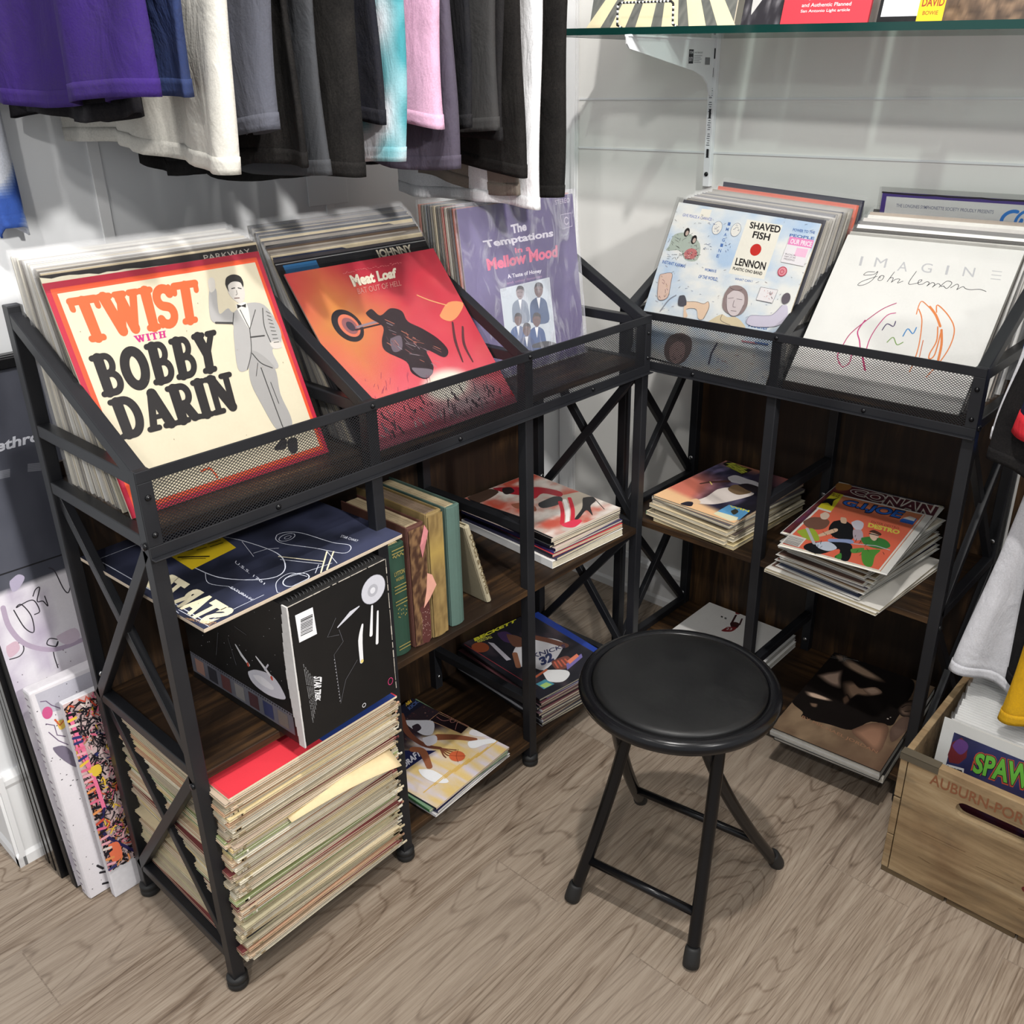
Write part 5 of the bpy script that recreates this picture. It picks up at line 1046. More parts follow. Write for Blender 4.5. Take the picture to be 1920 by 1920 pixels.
a.grid(.001, .001, .221, .339, 40, 60, lambda u, v: lerp(lerp((104, 84, 66), (136, 114, 90), .5+fbm(u*1.3, v*1.3, 4, 5)), (96, 72, 58), max(0, (u-.5)*1.2)*max(0, .5-v)*2.5))
FD = (17, 12, 11)
a.blob([(1130, 560), (1200, 520), (1330, 470), (1460, 540), (1640, 600), (1800, 690), (1810, 790), (1740, 920), (1690, 1000), (1640, 1060), (1500, 1030), (1360, 1090), (1200, 1050), (1010, 1000), (1010, 960), (935, 890), (950, 830), (1010, 700), (1060, 630)], FD)
def soft(pts, c0, c1, n=8, shrink=.30):
    c0 = lerp(c0, c1, .12)
    cx_ = sum(p[0] for p in pts)/len(pts); cy_ = sum(p[1] for p in pts)/len(pts)
    for k in range(n):
        q = 1-shrink*2*k/n*.9
        a.blob([(cx_+(x-cx_)*q, cy_+(y-cy_)*q) for x, y in pts], lerp(c0, c1, k/(n-1)))
soft([(1270, 560), (1340, 570), (1480, 650), (1600, 730), (1590, 750), (1480, 720), (1360, 660), (1290, 610)], FD, (176, 148, 124))
soft([(1240, 540), (1300, 550), (1310, 590), (1270, 590)], FD, (130, 106, 86))
soft([(1110, 690), (1180, 670), (1250, 660), (1300, 655), (1290, 720), (1290, 790), (1230, 780), (1160, 740)], FD, (196, 166, 146), 9)
soft([(1290, 740), (1360, 730), (1420, 780), (1530, 790), (1590, 830), (1480, 850), (1400, 840), (1340, 870), (1300, 820)], FD, (164, 134, 110), 9)
soft([(1440, 790), (1530, 780), (1580, 820), (1500, 840)], (120, 96, 80), (190, 160, 138), 5)
soft([(1025, 805), (1100, 820), (1220, 870), (1210, 885), (1110, 865), (1040, 840)], FD, (200, 172, 150), 6)
soft([(1060, 890), (1120, 900), (1110, 930), (1070, 920)], FD, (110, 88, 72), 5)
soft([(1290, 860), (1330, 830), (1350, 880), (1310, 910)], FD, (96, 74, 60), 5)
soft([(1690, 930), (1740, 890), (1810, 880), (1800, 990), (1720, 990)], FD, (120, 98, 84), 5); a.line([(1720, 930), (1760, 910), (1800, 915)], .002, FD, smooth=True); a.line([(1740, 960), (1800, 950)], .002, FD)
soft([(1360, 1090), (1500, 1040), (1620, 1060), (1600, 1180), (1540, 1260), (1440, 1180)], (96, 72, 58), (150, 112, 90), 6); soft([(1640, 1080), (1720, 1000), (1790, 1010), (1770, 1080), (1650, 1180)], (92, 72, 62), (98, 78, 68), 3)
a.ell((1620, 1010), .002, .002, (170, 160, 150)); a.ell((1640, 1000), .0015, .0015, (170, 160, 150))
GT = (150, 128, 90)
a.text('FOR THE LOVE OF THE', [(1330, 505), (1800, 690), (1790, 712), (1322, 530)], (96, 84, 66), 0); a.text('BY MICHAEL JORDAN', [(1010, 985), (1550, 1245), (1536, 1268), (1000, 1010)], (150, 110, 84), 0)
for k in range(12): a.line([(rnd.uniform(.0, .05), .338-rnd.uniform(0, .02)), (rnd.uniform(.0, .06), .338-rnd.uniform(0, .03))], .0006, (150, 146, 140), True)
a.build('cover_print', o)

# ================================================================== stool
SX, SY = 1.036, -.908
r = thing('folding_stool', 'black round padded folding stool standing in front of the racks', 'stool', (SX, SY, 0))
b = MB(); b.lathe([(0, .425), (.140, .425), (.150, .422), (.156, .426), (.158, .434), (.155, .442), (.147, .446), (.139, .4435), (.1365, .440), (.1365, .43)], 64); b.build('seat_rim', M['blackgloss'], r)
b = MB(); b.lathe([(.1365, .436), (.1362, .4435), (.133, .4468), (.126, .4482), (.10, .4492), (.05, .4496), (0, .4497)], 64); b.build('seat_cushion', M['vinyl'], r)
feet = [Vector(p) for p in ((.922-SX, -1.030-SY, 0), (1.151-SX, -1.008-SY, 0), (1.152-SX, -.722-SY, 0), (.870-SX, -.750-SY, 0))]
# each U leg crosses to the opposite side under the seat
tops = [Vector((-.058, -.03, .424)), Vector((.075, .01, .424)), Vector((.060, -.035, .424)), Vector((-.062, -.085, .424))]
for i, (f, t_) in enumerate(zip(feet, tops)):
    d = (t_-f); pts = []
    for t in (.045, .25, .45, .62, .76, .88, 1.0):
        g_ = 1-(1-t)**1.32
        pts.append(Vector((f.x+d.x*g_, f.y+d.y*g_, f.z+d.z*t)))
    P3 = []
    for j in range(len(pts)-1):
        for k in range(5):
            p0 = pts[max(j-1, 0)]; p1 = pts[j]; p2 = pts[j+1]; p3 = pts[min(j+2, len(pts)-1)]; t = k/5
            P3.append(.5*((2*p1)+(-p0+p2)*t+(2*p0-5*p1+4*p2-p3)*t*t+(-p0+3*p1-3*p2+p3)*t**3))
    P3.append(t_)
    b = MB(); b.tube(P3, .0105, 16); lg = b.build('leg', M['blackgloss'], r)
    b = MB(); b.tube([f+Vector((0, 0, .0005)), f+d*.006, f+d*.03, f+d*.075, f+d*.085], [.0105, .0135, .0135, .0125, .0108], 16); b.build('rubber_foot', M['rubber'], lg)
def onleg(i, t):
    d = tops[i]-feet[i]; g_ = 1-(1-t)**1.32
    return feet[i]+Vector((d.x*g_, d.y*g_, d.z*t))
for i, j in ((0, 1), (3, 2)):
    b = MB(); b.tube([onleg(i, .20), onleg(j, .20)], .0075, 12); b.build('stretcher', M['blackgloss'], r)
b = MB(); b.box((-.10, -.012, .418), (.10, .012, .425)); b.build('under_bracket', M['blackgloss'], r)

b = MB(); b.box((1.276, WY-.024, .0), (1.90, WY-.015, .80)); o = b.build('wood_board', M['rusticv']); tag(o, 'dark brown board standing against the right wall behind the jerseys', 'board')
# ================================================================== crate of bagged comics
KX0, KX1, KY0, KY1, KH = 1.296, 1.755, -.612, -.300, .262
r = thing('wooden_crate', 'old pine drinks crate with faded red lettering, full of bagged comics', 'crate', ((KX0+KX1)/2, (KY0+KY1)/2, 0))
ox, oy = -(KX1-KX0)/2, -(KY1-KY0)/2; L_, D_ = KX1-KX0, KY1-KY0
def slot(cx, cz, hw, hh, n=8):
    return [(cx-hw+hh*math.cos(rad(90+180*k/n)), cz+hh*math.sin(rad(90+180*k/n))) for k in range(n+1)]+[(cx+hw+hh*math.cos(rad(-90+180*k/n)), cz+hh*math.sin(rad(-90+180*k/n))) for k in range(n+1)]
mF = Matrix(((1, 0, 0, ox), (0, 0, 1, oy), (0, 1, 0, 0), (0, 0, 0, 1)))
for nm, za, zb in (('front_board', .012, .118), ('front_board', .1185, KH)):
    b = MB(); hole = slot(L_/2-.075, .203, .042, .014) if zb > .2 else None
    b.prism([(.0138, za), (L_-.0138, za), (L_-.0138, zb), (.0138, zb)], 0, .016, mF, hole=hole); b.build(nm, M['crate'], r)
for nm, za, zb in (('back_board', .012, KH),):
    b = MB(); b.box((ox+.012, -oy-.016, za), (-ox-.012, -oy, zb)); b.build(nm, M['crate'], r, .001)
for sgn in (-1, 1):
    for za, zb in ((.012, .086), (.088, .168), (.171, KH-.004)):
        b = MB(); x0 = ox if sgn < 0 else -ox-.012; b.box((x0, oy, za), (x0+.012, -oy, zb)); b.build('side_board', M['crate'], r, .0015)
for k in range(4):
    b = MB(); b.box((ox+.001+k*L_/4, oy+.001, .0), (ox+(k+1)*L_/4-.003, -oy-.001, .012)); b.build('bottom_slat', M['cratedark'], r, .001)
b = MB(); b.box((ox-.001, oy-.0012, KH-.012), (ox+.062, oy, KH+.001), (88, 80, 66)); b.box((ox-.001, oy-.0012, KH+.0005), (ox+.062, oy+.017, KH+.0015), (88, 80, 66)); b.build('metal_strap', M['card'], r)
mwk = frame((KX0, KY0-.0004, 0), (1, 0, 0), (0, 0, 1))
a = Art(mwk, (1640, 1240, 1920/560), .0)
a.text('AUBURN-PORTLAND', [(.052, .247), (.272, .247), (.272, .226), (.052, .226)], (132, 84, 56), .015, uv=True)
for k in range(9):
    x, z_ = rnd.uniform(.04, .4), rnd.uniform(.03, .16); a.line([(x, z_), (x+rnd.uniform(.02, .08), z_+rnd.uniform(-.004, .004))], .0006, (92, 62, 36), True)
a.ell((.226, .108), .008, .006, (96, 34, 30), uv=True)
po = a.build('faded_lettering', None, 'card'); po.parent = r; po.matrix_local = Matrix(((1, 0, 0, ox), (0, 0, -1, oy-.0004), (0, 1, 0, 0), (0, 0, 0, 1)))
R = random.Random(44); protos = []; lab = 'bagged comic standing in the crate behind the front comic with green capitals'
cw, ch = .178, .268
for row_x, rlab in ((1.338, lab), (1.545, 'bagged comic standing in the right half of the crate')):
    for k in range(27):
        y = -.562+k*.0086; an = rad(9-k*.25)
        mw = frame((row_x+R.uniform(-.004, .004)-.018*(k/27), y, .014), (1, 0, rad(R.uniform(-.6, .6))), (0, math.sin(an), math.cos(an)))
        if k == 0 and row_x < 1.4: mwS = mw; continue
        if len(protos) < 6:
            b = MB(); b.box((0, 0, -.0042), (cw, ch, -.0032), (240, 240, 238)); p = CV[len(protos)]; b.box((.006, .006, -.0032), (cw-.004, ch-.010, -.0008), CR1, cols=[CR1, p, p, WH, WH, WH]); b.box((.001, 0, -.0032), (cw, ch-.001, -.0028), (244, 244, 242))
            o = b.build('comic_book', M['print']); f = MB(); f.add([(-.003, ch-.004, -.0046), (cw+.003, ch-.004, -.0046), (cw+.003, ch+.012, -.0046), (-.003, ch+.012, -.0046)], [(0, 1, 2, 3)]); f.build('plastic_bag', M['sleeve'], o); o.matrix_world = mw; tag(o, rlab, 'comic', 'comics standing in the crate'); protos.append(o)
        else: dup(protos[R.randrange(6)], mw, rlab, 'comics standing in the crate')
b = MB(); b.box((-.012, 0, -.002), (cw+.012, ch+.03, -.0002), (238, 238, 234)); o = b.build('comic_book', M['print']); mwS = frame((1.345, -.580, .016), (1, 0, 0), (0, math.sin(rad(8)), math.cos(rad(8)))); o.matrix_world = mwS
tag(o, 'bagged blue comic with green capitals at the front of the crate', 'comic')
f = MB(); f.box((-.016, -.002, .0022), (cw+.016, ch+.036, .0024)); f.build('plastic_bag', M['film'], o)
a = Art(mwS, (1640, 1240, 1920/560), .0002); a.lim = (cw+.010, ch+.028)
a.rect(.008, .002, cw+.006, ch+.010, (54, 60, 110))
a.grid(.008, .002, cw+.006, ch+.010, 20, 30, lambda u, v: lerp(lerp((58, 66, 120), (40, 42, 84), fbm(u, v, 4, 4)+.5), (70, 24, 34), max(0, min(1, (.80-v)*4+fbm(u+2, v, 5, 3)))))
a.poly([(465, 660), (575, 690), (570, 730), (440, 690)], (236, 236, 236)); a.text('image', [(468, 668), (566, 696), (562, 722), (462, 694)], (40, 36, 44), .05)
a.poly([(470, 600), (500, 520), (560, 490), (600, 540), (590, 620), (540, 660), (480, 650)], (120, 44, 50)); a.blob([(500, 540), (540, 500), (590, 520), (600, 560), (550, 600)], (110, 70, 140)) 
a.text('SPAWN', [(650, 575), (1130, 690), (1100, 880), (610, 720)], (214, 96, 60), .10); a.text('SPAWN', [(654, 582), (1124, 692), (1096, 868), (622, 716)], (34, 40, 50), .07); a.text('SPAWN', [(656, 586), (1120, 696), (1094, 862), (626, 712)], (122, 206, 76), .035)
for k in range(30): u, v = rnd.uniform(.02, cw), rnd.uniform(.02, .18); a.line([(u, v), (u+rnd.uniform(-.03, .03), v+rnd.uniform(-.02, .03))], rnd.uniform(.001, .005), rnd.choice([(130, 36, 44), (24, 22, 28), (190, 190, 200), (60, 30, 40)]), True)
a.build('cover_print', o)

# ================================================================== hanging clothes
def drape(name, label, cat, x0, x1, y, zh0, zh1, col, ztop=1.66, th=.016, folds=5, amp=.010, seed=0, group=None, hem=.020, top_x=None, pattern=None, lean=0, band=None, yx=0, hemcol=None):
    'a garment hanging in a plane across the rail: closed tube of cloth with folds, open at the hem'
    R = random.Random(seed*13+5); nT, nS = (150 if pattern else 56), 26
    tx0, tx1 = top_x or (x0, x1); ph = [R.uniform(0, 6.28) for _ in range(4)]
    def ring(s, off=0, ext=0):
        out = []
        for k in range(nT):
            t = 2*math.pi*k/nT; c, sn = math.cos(t), math.sin(t)
            q = .5+.5*c
            xa = x0+(tx0-x0)*s; xb = x1+(tx1-x1)*s
            z_h = zh0+(zh1-zh0)*q + .012*math.sin(q*6+ph[2])*(.4+.6*R0) 
            z = z_h+(ztop-z_h)*s-ext
            x = xa+(xb-xa)*q
            w_ = amp*(1-s*.6)*(math.sin(q*folds*3.1+ph[0]+s*1.4)+.5*math.sin(q*folds*6.7+ph[1]-s*2))
            sgn = abs(sn)**.6*(1 if sn >= 0 else -1)
            yy = y+yx*q+w_+(th*(1-s*.3)+off)*sgn+lean*(1-s)
            x += off*c+.006*math.sin(s*7+ph[3])*(1-s)*c
            out.append((x, yy, z))
        return out
    R0 = R.random()
    def mesh(s0, s1, n, off=0):
        b = MB(); vs = []; fs = []; cs = []
        for j in range(n+1): vs += ring(s0+(s1-s0)*j/n, off)
        for j in range(n):
            for k in range(nT): fs.append((j*nT+k, j*nT+(k+1) % nT, (j+1)*nT+(k+1) % nT, (j+1)*nT+k))
        b.v = vs; b.f = fs; b.sm = [True]*len(fs)
        for f in fs:
            cx = sum(vs[i][0] for i in f)/4; cz = sum(vs[i][2] for i in f)/4; cy = sum(vs[i][1] for i in f)/4
            b.c.append(pattern(cx, cy, cz) if pattern else col)
        return b
    o = mesh(0, 1, nS*(5 if pattern else 1)).build(name, M['cloth'])
    sd = o.modifiers.new('cloth', 'SOLIDIFY'); sd.thickness = .0014
    tag(o, label, cat, group)
    if hem:
        sh = hem/max(ztop-(zh0+zh1)/2, .05)
        hb = mesh(0, sh, 3, .0011); 
        if hemcol: hb.c = [hemcol]*len(hb.c)
        h = hb.build('hem', M['cloth'], o); sd = h.modifiers.new('cloth', 'SOLIDIFY'); sd.thickness = .0014
    return o
def tie(x, y, z):
    n = noise.noise(Vector((x*9, y*9, z*7)))+.6*noise.noise(Vector((x*21, y*21, z*16+3))); return lerp((64, 140, 150), (232, 232, 238), max(0, min(1, .48+n*2.6)))
GRP = 'shirts on the rail'
drape('t_shirt', 'purple t-shirt with a rolled hem, nearest on the rail', 'shirt', .16, .575, -1.388, 1.292, 1.284, (50, 30, 100), top_x=(.14, .60), folds=4, amp=.016, th=.024, seed=1)
drape('t_shirt', 'navy blue t-shirt between the purple and the cream one', 'shirt', .14, .578, -1.340, 1.298, 1.286, (38, 52, 92), top_x=(.14, .60), folds=5, seed=2)
drape('t_shirt', 'black t-shirt whose hem shows under the purple one', 'shirt', .13, .50, -1.364, 1.262, 1.275, (22, 22, 28), folds=5, seed=21)
drape('t_shirt', 'cream t-shirt with a crumpled double hem', 'shirt', .115, .580, -1.277, 1.235, 1.207, (204, 201, 192), top_x=(.12, .615), folds=5, amp=.014, th=.026, seed=3)
drape('t_shirt', 'slate grey t-shirt with a curled sleeve hem', 'shirt', .16, .588, -1.226, 1.254, 1.254, (82, 84, 94), top_x=(.14, .612), folds=4, amp=.008, th=.026, seed=4)
drape('t_shirt', 'black t-shirt with a long hem, showing under the cream and grey ones', 'shirt', .150, .580, -1.192, 1.190, 1.196, (11, 11, 13), folds=5, seed=5, th=.014)
drape('t_shirt', 'charcoal heather t-shirt beside the slate grey one', 'shirt', .16, .588, -1.158, 1.200, 1.190, (62, 64, 68), top_x=(.14, .605), folds=4, amp=.006, th=.015, seed=6)
drape('t_shirt', 'wide black t-shirt right of the charcoal heather one', 'shirt', .16, .588, -1.098, 1.180, 1.176, (14, 14, 15), top_x=(.14, .615), folds=3, amp=.008, th=.030, seed=7)
drape('t_shirt', 'dark navy folded-cuff shirt between the wide black and the tie-dyed one', 'shirt', .18, .575, -1.046, 1.256, 1.250, (20, 22, 32), folds=4, amp=.006, th=.016, seed=8)
drape('t_shirt', 'turquoise and white tie-dyed t-shirt', 'shirt', .16, .588, -1.012, 1.205, 1.190, (98, 158, 166), top_x=(.14, .600), folds=3, amp=.010, th=.022, seed=9, pattern=tie)
drape('t_shirt', 'pink t-shirt with a stitched sleeve end', 'shirt', .18, .590, -.945, 1.250, 1.243, (212, 168, 194), top_x=(.16, .600), folds=3, amp=.006, th=.024, seed=10)
drape('t_shirt', 'faded purple-grey washed shirt behind the pink one', 'shirt', .18, .592, -.918, 1.196, 1.188, (78, 72, 86), folds=4, amp=.008, th=.022, seed=11)
drape('t_shirt', 'near-black navy t-shirt right of the washed purple-grey one', 'shirt', .18, .585, -.872, 1.232, 1.232, (18, 20, 26), folds=4, amp=.006, th=.016, seed=12)
drape('t_shirt', 'dark grey t-shirt with a short sleeve in the middle of the black ones', 'shirt', .18, .592, -.832, 1.244, 1.236, (54, 54, 55), top_x=(.16, .605), folds=3, amp=.006, th=.020, seed=13)
drape('t_shirt', 'black t-shirt with a rolled sleeve right of the dark grey one', 'shirt', .18, .588, -.800, 1.215, 1.220, (22, 22, 25), folds=3, amp=.006, th=.014, seed=14)
drape('t_shirt', 'long black t-shirt beside the slim white one', 'shirt', .16, .590, -.765, 1.176, 1.168, (13, 12, 13), folds=3, amp=.006, th=.022, seed=15)
drape('t_shirt', 'taupe t-shirt whose hem hangs behind the slim white one', 'shirt', .28, .56, -.742, 1.150, 1.130, (132, 122, 112), folds=3, amp=.006, th=.012, seed=16)
drape('t_shirt', 'slim white t-shirt with the longest hem', 'shirt', .24, .592, -.715, 1.120, 1.104, (236, 236, 238), top_x=(.20, .60), folds=4, amp=.009, th=.018, seed=17, lean=-.014)
drape('t_shirt', 'black t-shirt last on the rail, next to the corner', 'shirt', .22, .596, -.655, 1.132, 1.118, (10, 10, 11), top_x=(.18, .61), folds=3, amp=.006, th=.022, seed=18, lean=-.016)
r = thing('clothes_rail', 'black clothes rail fixed to the left wall above the racks', 'rail', (.36, -1.55, 1.70))
b = MB(); b.tube([(0, 0, 0), (0, 1.0, 0)], .0125, 14); b.build('rail_tube', M['black'], r)
for y in (.06, .94):
    b = MB(); b.tube([(WX-.36, y, 0), (0, y, 0)], .008, 10); b.tube([(WX-.36, y, 0), (WX-.352, y, 0)], .03, 18); b.build('wall_bracket', M['black'], r)
def tie2(x, y, z):
    n = noise.noise(Vector((x*14, y*14, z*12))); return lerp((54, 88, 168), (226, 230, 240), max(0, min(1, .5+n*3)))
drape('t_shirt', 'blue and white splatter t-shirt at the left edge', 'shirt', .112, .158, -1.408, 1.105, 1.108, (90, 120, 190), ztop=1.66, folds=2, amp=.003, th=.020, seed=20, pattern=tie2)
# sports jerseys over the crate
JC = 'jersey'
drape('jersey', 'white mesh sports jersey hanging over the crate', JC, 1.300, 1.56, -.405, .335, .285, (228, 228, 233), ztop=1.08, top_x=(1.40, 1.58), folds=3, amp=.012, th=.022, seed=31, hem=.02)
drape('jersey', 'yellow sports jersey hanging in front of the white one', JC, 1.402, 1.60, -.470, .322, .305, (222, 170, 28), ztop=1.0, top_x=(1.435, 1.62), folds=2, amp=.012, th=.020, seed=32)
drape('jersey', 'black sports jersey between the white and the yellow one', JC, 1.385, 1.58, -.440, .36, .34, (20, 20, 24), ztop=1.02, top_x=(1.40, 1.6), folds=3, amp=.008, th=.012, seed=33)
drape('jersey', 'navy sports jersey with a red hem band and white edging', JC, 1.338, 1.52, -.500, .822, .80, (24, 26, 52), ztop=1.12, top_x=(1.350, 1.55), folds=3, amp=.006, th=.022, seed=34, hem=.034, hemcol=(206, 40, 52))
drape('jersey', 'black sports jersey whose wide hem shows below the red band', JC, 1.300, 1.50, -.485, .752, .735, (16, 16, 19), ztop=1.06, top_x=(1.345, 1.52), folds=3, amp=.006, th=.012, seed=37)
drape('jersey', 'small blue garment showing beside the end of the shorter rack', JC, 1.285, 1.40, -.36, .735, .70, (52, 86, 160), ztop=1.02, top_x=(1.30, 1.42), folds=3, amp=.006, th=.012, seed=35)
drape('jersey', 'white sports jersey edge showing left of the navy one', JC, 1.300, 1.42, -.462, .775, .76, (226, 226, 230), ztop=1.08, top_x=(1.330, 1.45), folds=2, amp=.006, th=.009, seed=36)
r = thing('clothes_rail', 'chrome garment rail standing right of the shorter rack, above the crate', 'rail', (1.5, -.62, 0))
b = MB(); b.tube([(0, -.05, 1.12), (0, .50, 1.12)], .012, 14); b.build('rail_tube', M['chrome'], r)
b = MB(); b.tube([(0, .50, 1.12), (0, .50, .0)], .011, 12); b.build('rail_post', M['chrome'], r)

# ================================================================== glass shelf with its bracket, wall right
tilt = Matrix.Translation((.30, 0, 1.4015)) @ Matrix.Rotation(rad(1.62), 4, 'Y')
r = thing('glass_shelf', 'thick green-edged glass shelf high on the right wall', 'shelf', mw=tilt)
b = MB(); b.box((0, -.400, -.0115), (1.35, WY-.002, 0)); b.build('pane', M['glass'], r)
b = MB(); b.box((0, -.4012, -.0118), (1.35, -.3998, .0003)); b.box((-.001, -.4012, -.0118), (0, WY-.002, .0003)); b.build('polished_edge', M['glassedge'], r)
r = thing('shelf_bracket', 'white steel shelf bracket with a printed label, under the glass shelf', 'bracket', (.5335, WY, 1.3835))
m = Matrix(((0, 0, 1, 0), (-1, 0, 0, 0), (0, 1, 0, 0), (0, 0, 0, 1)))
out = [(.012, 0), (.315, 0), (.322, -.004), (.320, -.016), (.312, -.024), (.085, -.062), (.052, -.072), (.032, -.086), (.022, -.108), (.012, -.112)]
b = MB(); b.prism(out, -.0016, .0016, m); b.prism([(.014, 0), (.318, 0), (.318, -.0035), (.014, -.0035)], -.006, .006, m); b.build('arm', M['white'], r)
mw_b = Matrix.Translation((.5335, WY, 1.3835)) @ Matrix(((0, 0, 1, .0017), (-1, 0, 0, 0), (0, 1, 0, 0), (0, 0, 0, 1)))
a = Art(mw_b, None, .0001)
# seen from the right: u away from the wall reads mirrored, so the label runs towards the wall
lm_ = Matrix.Translation((.0018, 0, 0)) @ frame((0, -.14, 0), (0, 1, 0), (0, 0, 1))
a = Art(mw_b, None, 0)
a.rect(.030, -.048, .047, -.022, (34, 36, 44)); a.text('ITEM', [(.032, -.025), (.045, -.025), (.045, -.030), (.032, -.030)], (214, 214, 220), .02, uv=True); a.text('DUTY', [(.032, -.036), (.045, -.036), (.045, -.044), (.032, -.044)], (214, 214, 220), .02, uv=True)
a.text('SHELF BRACKET', [(.050, -.026), (.082, -.026), (.082, -.029), (.050, -.029)], (90, 92, 100), 0, uv=True)
for k in range(5): a.rect(.050, -.0335-k*.0032, .050+(.03, .024, .028, .02, .026)[k], -.0325-k*.0032, (150, 152, 160))
for k in range(12): a.rect(.092+k*.0016, -.050, .0928+k*.0016, -.036, (60, 62, 70))
po = a.build('printed_label', None); po.parent = r; po.matrix_local = lm_
r = thing('wall_standard', 'white slotted wall rail with printed sticker holding the shelf bracket', 'shelf rail', (.5335, WY, 1.09))
b = MB(); b.box((-.0085, -.0135, 0), (.0085, 0, .62)); b.build('channel', M['white'], r, .0015)
a = Art(Matrix.Translation((.5335-.0087, WY, 1.09)) @ frame((0, 0, 0), (0, 1, 0), (0, 0, 1)), None, 0)
b = MB()
for k in range(7): b.box((-.0025, -.0139, .06+k*.08), (.0025, -.0133, .078+k*.08), (40, 42, 46))
b.box((-.0045, -.0139, .255), (.0045, -.0133, .275), (24, 24, 28))
for k in range(26):
    if k % 7 == 6: continue
    b.box((-.0045+.001*(k % 3), -.0139, .085+k*.0045), (.0035-.001*(k % 2), -.0133, .0865+k*.0045), (90, 92, 100))
for k in range(6): b.box((-.004, -.0139, .060+k*.003), (.004, -.0133, .0612+k*.003), (50, 52, 60))
b.build('slots_and_sticker', M['paint'], r)
b = MB(); m = Matrix.Translation((0, -.0135, .026)) @ Matrix.Rotation(rad(90), 4, 'X'); b.lathe([(0, .003), (.004, .0025), (.005, 0), (0, 0)], 14, m=m); b.build('screw', M['blackgloss'], r)
def shelf_z(x): return 1.4015-(x-.30)*math.tan(rad(1.62))+.0006
def upright(name, label, cat, x, y, wd, ht, t, edge, lean=12, paint=None):
    mw = lp_frame('B', x, y, shelf_z(x)+.0005, rad(lean), 0, rad(1.6))
    b = MB(); b.box((0, 0, -t), (wd, ht, 0), edge); o = b.build(name, M['card'], bevel=.0006); o.matrix_world = mw; tag(o, label, cat)
    a = Art(mw, None, .0002); paint(a, wd, ht); a.build('front_print', o); return o
def p1(a, w_, h_):
    a.grid(0, 0, w_, h_, 50, 30, lambda u, v: lerp((84, 86, 84), (120, 120, 114), .5+noise.noise(Vector((u*60, v*60, 1)))))
    for k in range(6): c = k/5.; a.poly([(w_*(.02+c*.94)-.018, 0), (w_*(.02+c*.94)+.020, 0), (w_*(.35+c*.3)+.008, h_*.5), (w_*(.35+c*.3)-.008, h_*.5)], (226, 214, 176), True)
upright('record_sleeve', 'record cover with cream stripes on grey road, at the left end of the glass shelf', 'record', .357, -.300, .335, .313, .004, (200, 190, 170), paint=p1)
def p2(a, w_, h_):
    a.grid(0, 0, w_, h_, 20, 20, lambda u, v: lerp((40, 38, 44), (110, 108, 112), max(0, fbm(u, v, 7, 4)*1.4)))
    a.blob([(.018, .02), (.035, .045), (.05, .07), (.02, .08)], (190, 188, 186), True)
upright('photo_print', 'dark black and white photograph between the striped and the red covers', 'picture', .700, -.290, .078, .20, .003, (60, 58, 62), paint=p2)
def p3(a, w_, h_):
    a.rect(0, 0, w_, h_, (226, 58, 70)); W3 = (240, 214, 214)
    for i, t_ in enumerate(('San Antonio Light article', 'and Authentic Planned', 'Complete and Special Edition Papers')): a.text(t_, [(.035, .020+i*.010+.006), (w_-.035, .020+i*.010+.006), (w_-.035, .020+i*.010), (.035, .020+i*.010)], W3, .01, uv=True)
upright('booklet', 'red booklet with small white print on the glass shelf', 'booklet', .782, -.295, .160, .24, .006, (150, 40, 50), paint=p3)
def p4(a, w_, h_):
    a.rect(.006, .012, w_-.006, h_-.008, (226, 230, 236))
    for k in range(8): a.rect(.02, .045+k*.012, w_-.02, .048+k*.012, (150, 170, 210))
upright('framed_document', 'black framed white document with blue lines beside the red booklet', 'frame', .952, -.285, .105, .24, .012, (16, 18, 22), paint=p4)
def p5(a, w_, h_):
    a.rect(0, 0, w_, h_, (240, 190, 40)); a.text('$39.95', [(.006, .046), (w_-.006, .046), (w_-.006, .040), (.006, .040)], (150, 80, 30), .02, uv=True); a.text('DAVID', [(.004, .034), (w_-.002, .034), (w_-.002, .022), (.004, .022)], (150, 60, 40), .03, uv=True); a.text('BOWIE', [(.008, .016), (w_-.008, .016), (w_-.008, .010), (.008, .010)], (150, 80, 30), .02, uv=True)
upright('price_card', 'small yellow card with red lettering standing before the brown record', 'card', 1.042, -.345, .040, .050, .0008, (240, 190, 40), lean=10, paint=p5)
def p6(a, w_, h_):
    a.grid(0, 0, w_, h_, 50, 40, lambda u, v: lerp((64, 50, 40), (128, 104, 82), .45+fbm(u, v*2.4, 9, 4)))
    a.text('CONVERSATION PIECE', [(.03, .055), (w_-.03, .055), (w_-.03, .040), (.03, .040)], (160, 140, 116), .0, uv=True)
upright('record_sleeve', 'brown rough-textured record cover near the right end of the glass shelf', 'record', 1.060, -.290, .150, .313, .004, (70, 54, 44), paint=p6)
upright('booklet', 'second red booklet at the far right of the glass shelf', 'booklet', 1.214, -.290, .15, .24, .006, (150, 40, 50), paint=lambda a, w_, h_: (a.rect(0, 0, w_, h_, (206, 40, 48)), a.text('Exclusive', [(.006, .035), (.06, .035), (.06, .026), (.006, .026)], (240, 214, 214), .01, uv=True)))
b = MB(); z_ = shelf_z(.46)
rs = [(.462, -.33, z_+.002), (.462, -.345, z_+.006), (.463, -.346, z_+.040), (.468, -.346, z_+.044), (.585, -.346, z_+.040), (.590, -.346, z_+.036), (.590, -.345, z_+.002), (.590, -.33, z_-.002)]
